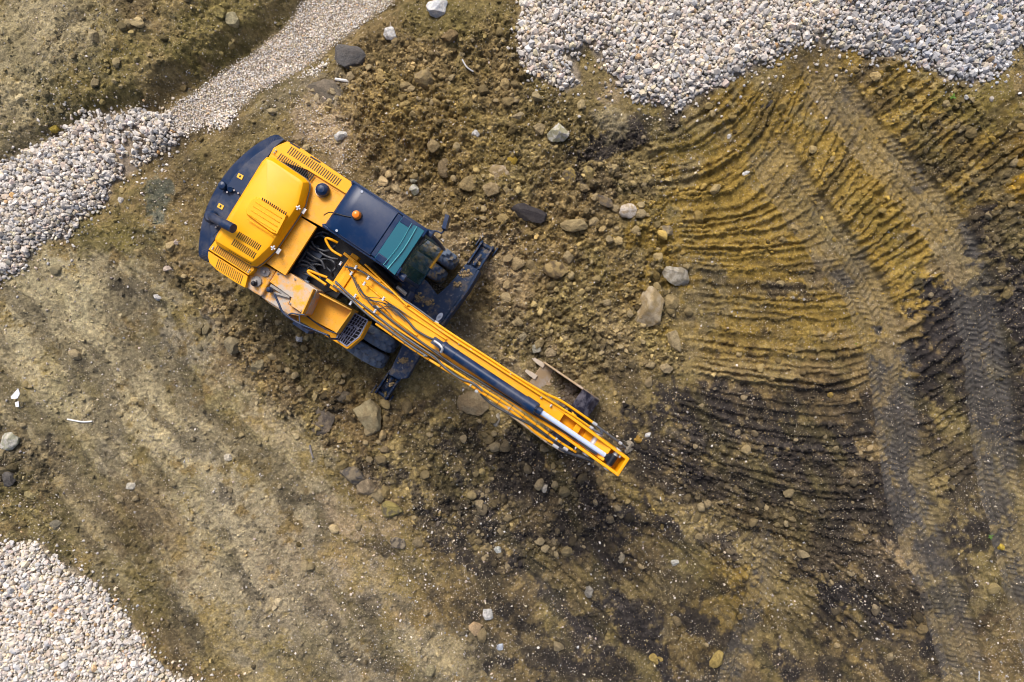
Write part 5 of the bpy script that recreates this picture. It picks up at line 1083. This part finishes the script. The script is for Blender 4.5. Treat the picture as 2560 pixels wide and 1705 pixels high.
for t, r in ((.50,.005),(.72,.010)): b.tube([lerp(Wz(2,985,422,3.11),Wz(2,1200,555,3.11),t+.04), lerp(Wz(2,985,422,3.12),Wz(2,1200,555,3.12),t+.10)*.5+lerp(Wz(2,765,790,3.12),Wz(2,938,945,3.12),t+.06)*.5, lerp(Wz(2,765,790,3.11),Wz(2,938,945,3.11),t-.02)], r, n=6)
b.build('window_bead', paint('pale_seal', (.10,.36,.40), .3), cab, smooth=60)
b = MB(); b.prism([cp(CLN-.10,.08,0), cp(CLN-.02,.08,0), cp(CLN-.02,CW-.08,0), cp(CLN-.10,CW-.08,0)], 3.03, 3.07); b.build('front_header', M_DARK, cab, .01)
b = MB(); pts = [(CLN-.02,3.02),(CLN+.05,2.75),(CLN+.11,2.1),(CLN+.12,1.45)]
b.loft([[cp(u,.06,z) for u,z in pts]+[cp(u-.008,.06,z) for u,z in pts[::-1]], [cp(u,CW-.06,z) for u,z in pts]+[cp(u-.008,CW-.06,z) for u,z in pts[::-1]]], 0); b.build('windscreen', M_WIND, cab)
for v in (0.0, CW):
    b = MB(); b.prism([cp(.1,v-.004,0), cp(CLN,v-.004,0), cp(CLN,v+.004,0), cp(.1,v+.004,0)], 2.1, 3.0); b.build('side_window', M_WIND, cab)
b = MB(); b.bar(cp(CLN+.13,CW*.48,1.55), cp(CLN+.13,CW*.93,1.55), .04, .07); b.bar(cp(CLN+.11,0,1.42), cp(CLN+.11,CW,1.42), .03, .05, 1); b.build('front_bumper', [M_YS, M_NC], cab, .01)
b = MB(); b.tube([Wz(2,1210,560,3.0), Wz(2,1160,640,3.02), Wz(2,1150,690,2.9), Wz(2,1220,660,2.7)], .014, n=8); b.obox(Wz(2,1180,640,2.98), CF*.05, CL*.08, UP*.03)
b.tube([Wz(2,1215,560,3.0), Wz(2,1190,660,2.8), Wz(2,1240,640,2.5)], .010, n=6); b.build('wiper_arm', M_DARK, cab, smooth=50)
for (x, y, z_) in ((1252,575,2.95),(1008,962,2.95)):
    b = MB(); c = Wz(2,x,y,z_); b.lathe(c-CF*.05, CF, [(0,.02),(.02,.05),(.10,.065),(.13,.06),(.135,.0)], 20); b.cyl(c-UP*.12, c, .015, n=8); b.build('work_lamp', M_N, cab, smooth=35)
b = MB(); b.tube([Wz(2,1280,560,2.6), Wz(2,1330,565,2.6), Wz(2,1370,580,2.6), Wz(2,1395,540,2.55)], .014, n=8); c = Wz(2,1410,490,2.55); q = (Wz(2,1425,425,2.55)-Wz(2,1393,545,2.55)); q.z = 0; q.normalize(); b.obox(c, q*.12, q.cross(UP)*.035, UP*.14); b.build('side_mirror', M_N, cab, .02, 3)
b = MB(); c = Wz(2,618,424,3.12); b.lathe(c, UP, [(0,.083),(.015,.083),(.02,.07)], 28, 1); b.lathe(c+UP*.015, UP, [(0,.068),(.07,.066),(.105,.055),(.12,.03),(.122,0)], 28, 0); b.build('beacon_light', [M_ORG, M_DARK], cab, smooth=35)
b = MB(); b.tube([Wz(2,560,437,3.128), Wz(2,500,425,3.13), Wz(2,430,405,3.12), Wz(2,370,395,3.05), Wz(2,320,420,2.9)], .009, n=6); b.build('beacon_cable', M_BLK, cab, smooth=60)
for (x, y) in ((658,210),(433,557)): MB().cyl(Wz(2,x,y,3.10), Wz(2,x,y,3.135), .021, n=12).build('bolt', M_WHT, cab)
b = MB(); b.tube([cp(.35,.05,3.10), cp(.93,.05,3.10)], .010, n=6, smooth=False); b.tube([cp(.35,CW-.05,3.10), cp(.93,CW-.05,3.10)], .010, n=6, smooth=False); b.build('rain_gutter', M_HOSE, cab)

# ------------------------------------------------------------------ debris
def gp3(x, y, dz=.02): gx, gy = G(x, y); return Vector((gx, gy, float(hz(gx, gy))+dz))
b = MB(); b.tube([gp3(153,964), gp3(170,967), gp3(190,970), gp3(209,969)], .016, n=8); p = gp3(180,967,0)
tag(b.build('plastic_pipe_piece', paint('white_plastic', (.72,.72,.70), .5), loc=p), 'thin bent white stick lying on pale crust at the left', 'pipe piece')
for pts, lab in (([(25,912),(42,893),(46,905),(40,916),(27,917)], 'larger torn white sheet scrap near the left edge'), ([(36,925),(44,922),(45,935),(38,935)], 'smaller white scrap just under the larger torn one')):
    b = MB(); c = gp3(*pts[0], 0); b.prism([Vector((gp3(*q).x, gp3(*q).y, 0)) for q in pts], c.z+.02, c.z+.035)
    tag(b.build('plastic_scrap', paint('white_scrap', (.8,.82,.86), .5), loc=c), lab, 'scrap')
def stick_(pts, r, col, name, lab, cat):
    b = MB(); b.tube([gp3(x, y, .025) for x, y in pts], r, n=7); tag(b.build(name, paint(name+'_wood', col, .7, .3), loc=gp3(*pts[0], 0)), lab, cat)
stick_([(1509,1128+405-400),(1510,1140)], .008, (.6,.6,.6), 'twig', 'tiny pale twig in the soil right of the boom tip', 'twig')
stick_([(2237,1533),(2238,1556)], .010, (.62,.66,.70), 'twig', 'white straight twig at the bottom right in dark soil', 'twig')
stick_([(714,1022),(718,1040),(722,1052)], .020, (.12,.12,.14), 'twig', 'dark bent twig below the stabiliser leg', 'twig')
stick_([(490,88+525-20),(500,600)], .008, (.4,.3,.12), 'twig', 'short straw coloured twig left of the vents', 'twig')
stick_([(1065,150),(1075,168),(1090,178)], .016, (.45,.46,.48), 'twig', 'grey splintered strip among the upper clods', 'twig')
stick_([(778,192),(800,197),(812,199)], .030, (.66,.66,.64), 'shard', 'long white shard on the grey lump behind the engine', 'shard')
stick_([(68,18),(76,8)], .012, (.14,.10,.05), 'twig', 'dark twig near the top left corner', 'twig')
def plant(x, y, n, r, lab):
    rr = np.random.default_rng(int(x)); root = bpy.data.objects.new('seedling', None); COL.objects.link(root); c = gp3(x, y, 0); root.location = c; tag(root, lab, 'plant')
    gm = paint('leaf_green', (.10,.24,.02), .6)
    b = MB(); b.cyl(c, c+UP*.05, .006, n=6); o = b.build('stem', gm, None, loc=c); o.location = (0,0,0); o.parent = root
    b = MB()
    for i in range(n):
        a_ = rr.uniform(0, 6.28); d = Vector((math.cos(a_), math.sin(a_), .35)).normalized(); s_ = d.cross(UP).normalized(); L_ = r*rr.uniform(.6,1.2); q = c+UP*.04+d*r*.1
        b.add([q, q+d*L_*.5+s_*L_*.2, q+d*L_, q+d*L_*.5-s_*L_*.2, q+d*L_*.5+UP*.006], [(0,1,4),(1,2,4),(2,3,4),(3,0,4)])
    o = b.build('leaves', gm, None, loc=c); o.location = (0,0,0); o.parent = root
plant(2162,240,7,.07,'green seedling below the right gravel heap')
plant(2250,1222,7,.06,'green sprout in the tyre track near the right edge')
plant(2371-420,790+0,5,.03,'tiny green leaf cluster beside the inner tyre track')
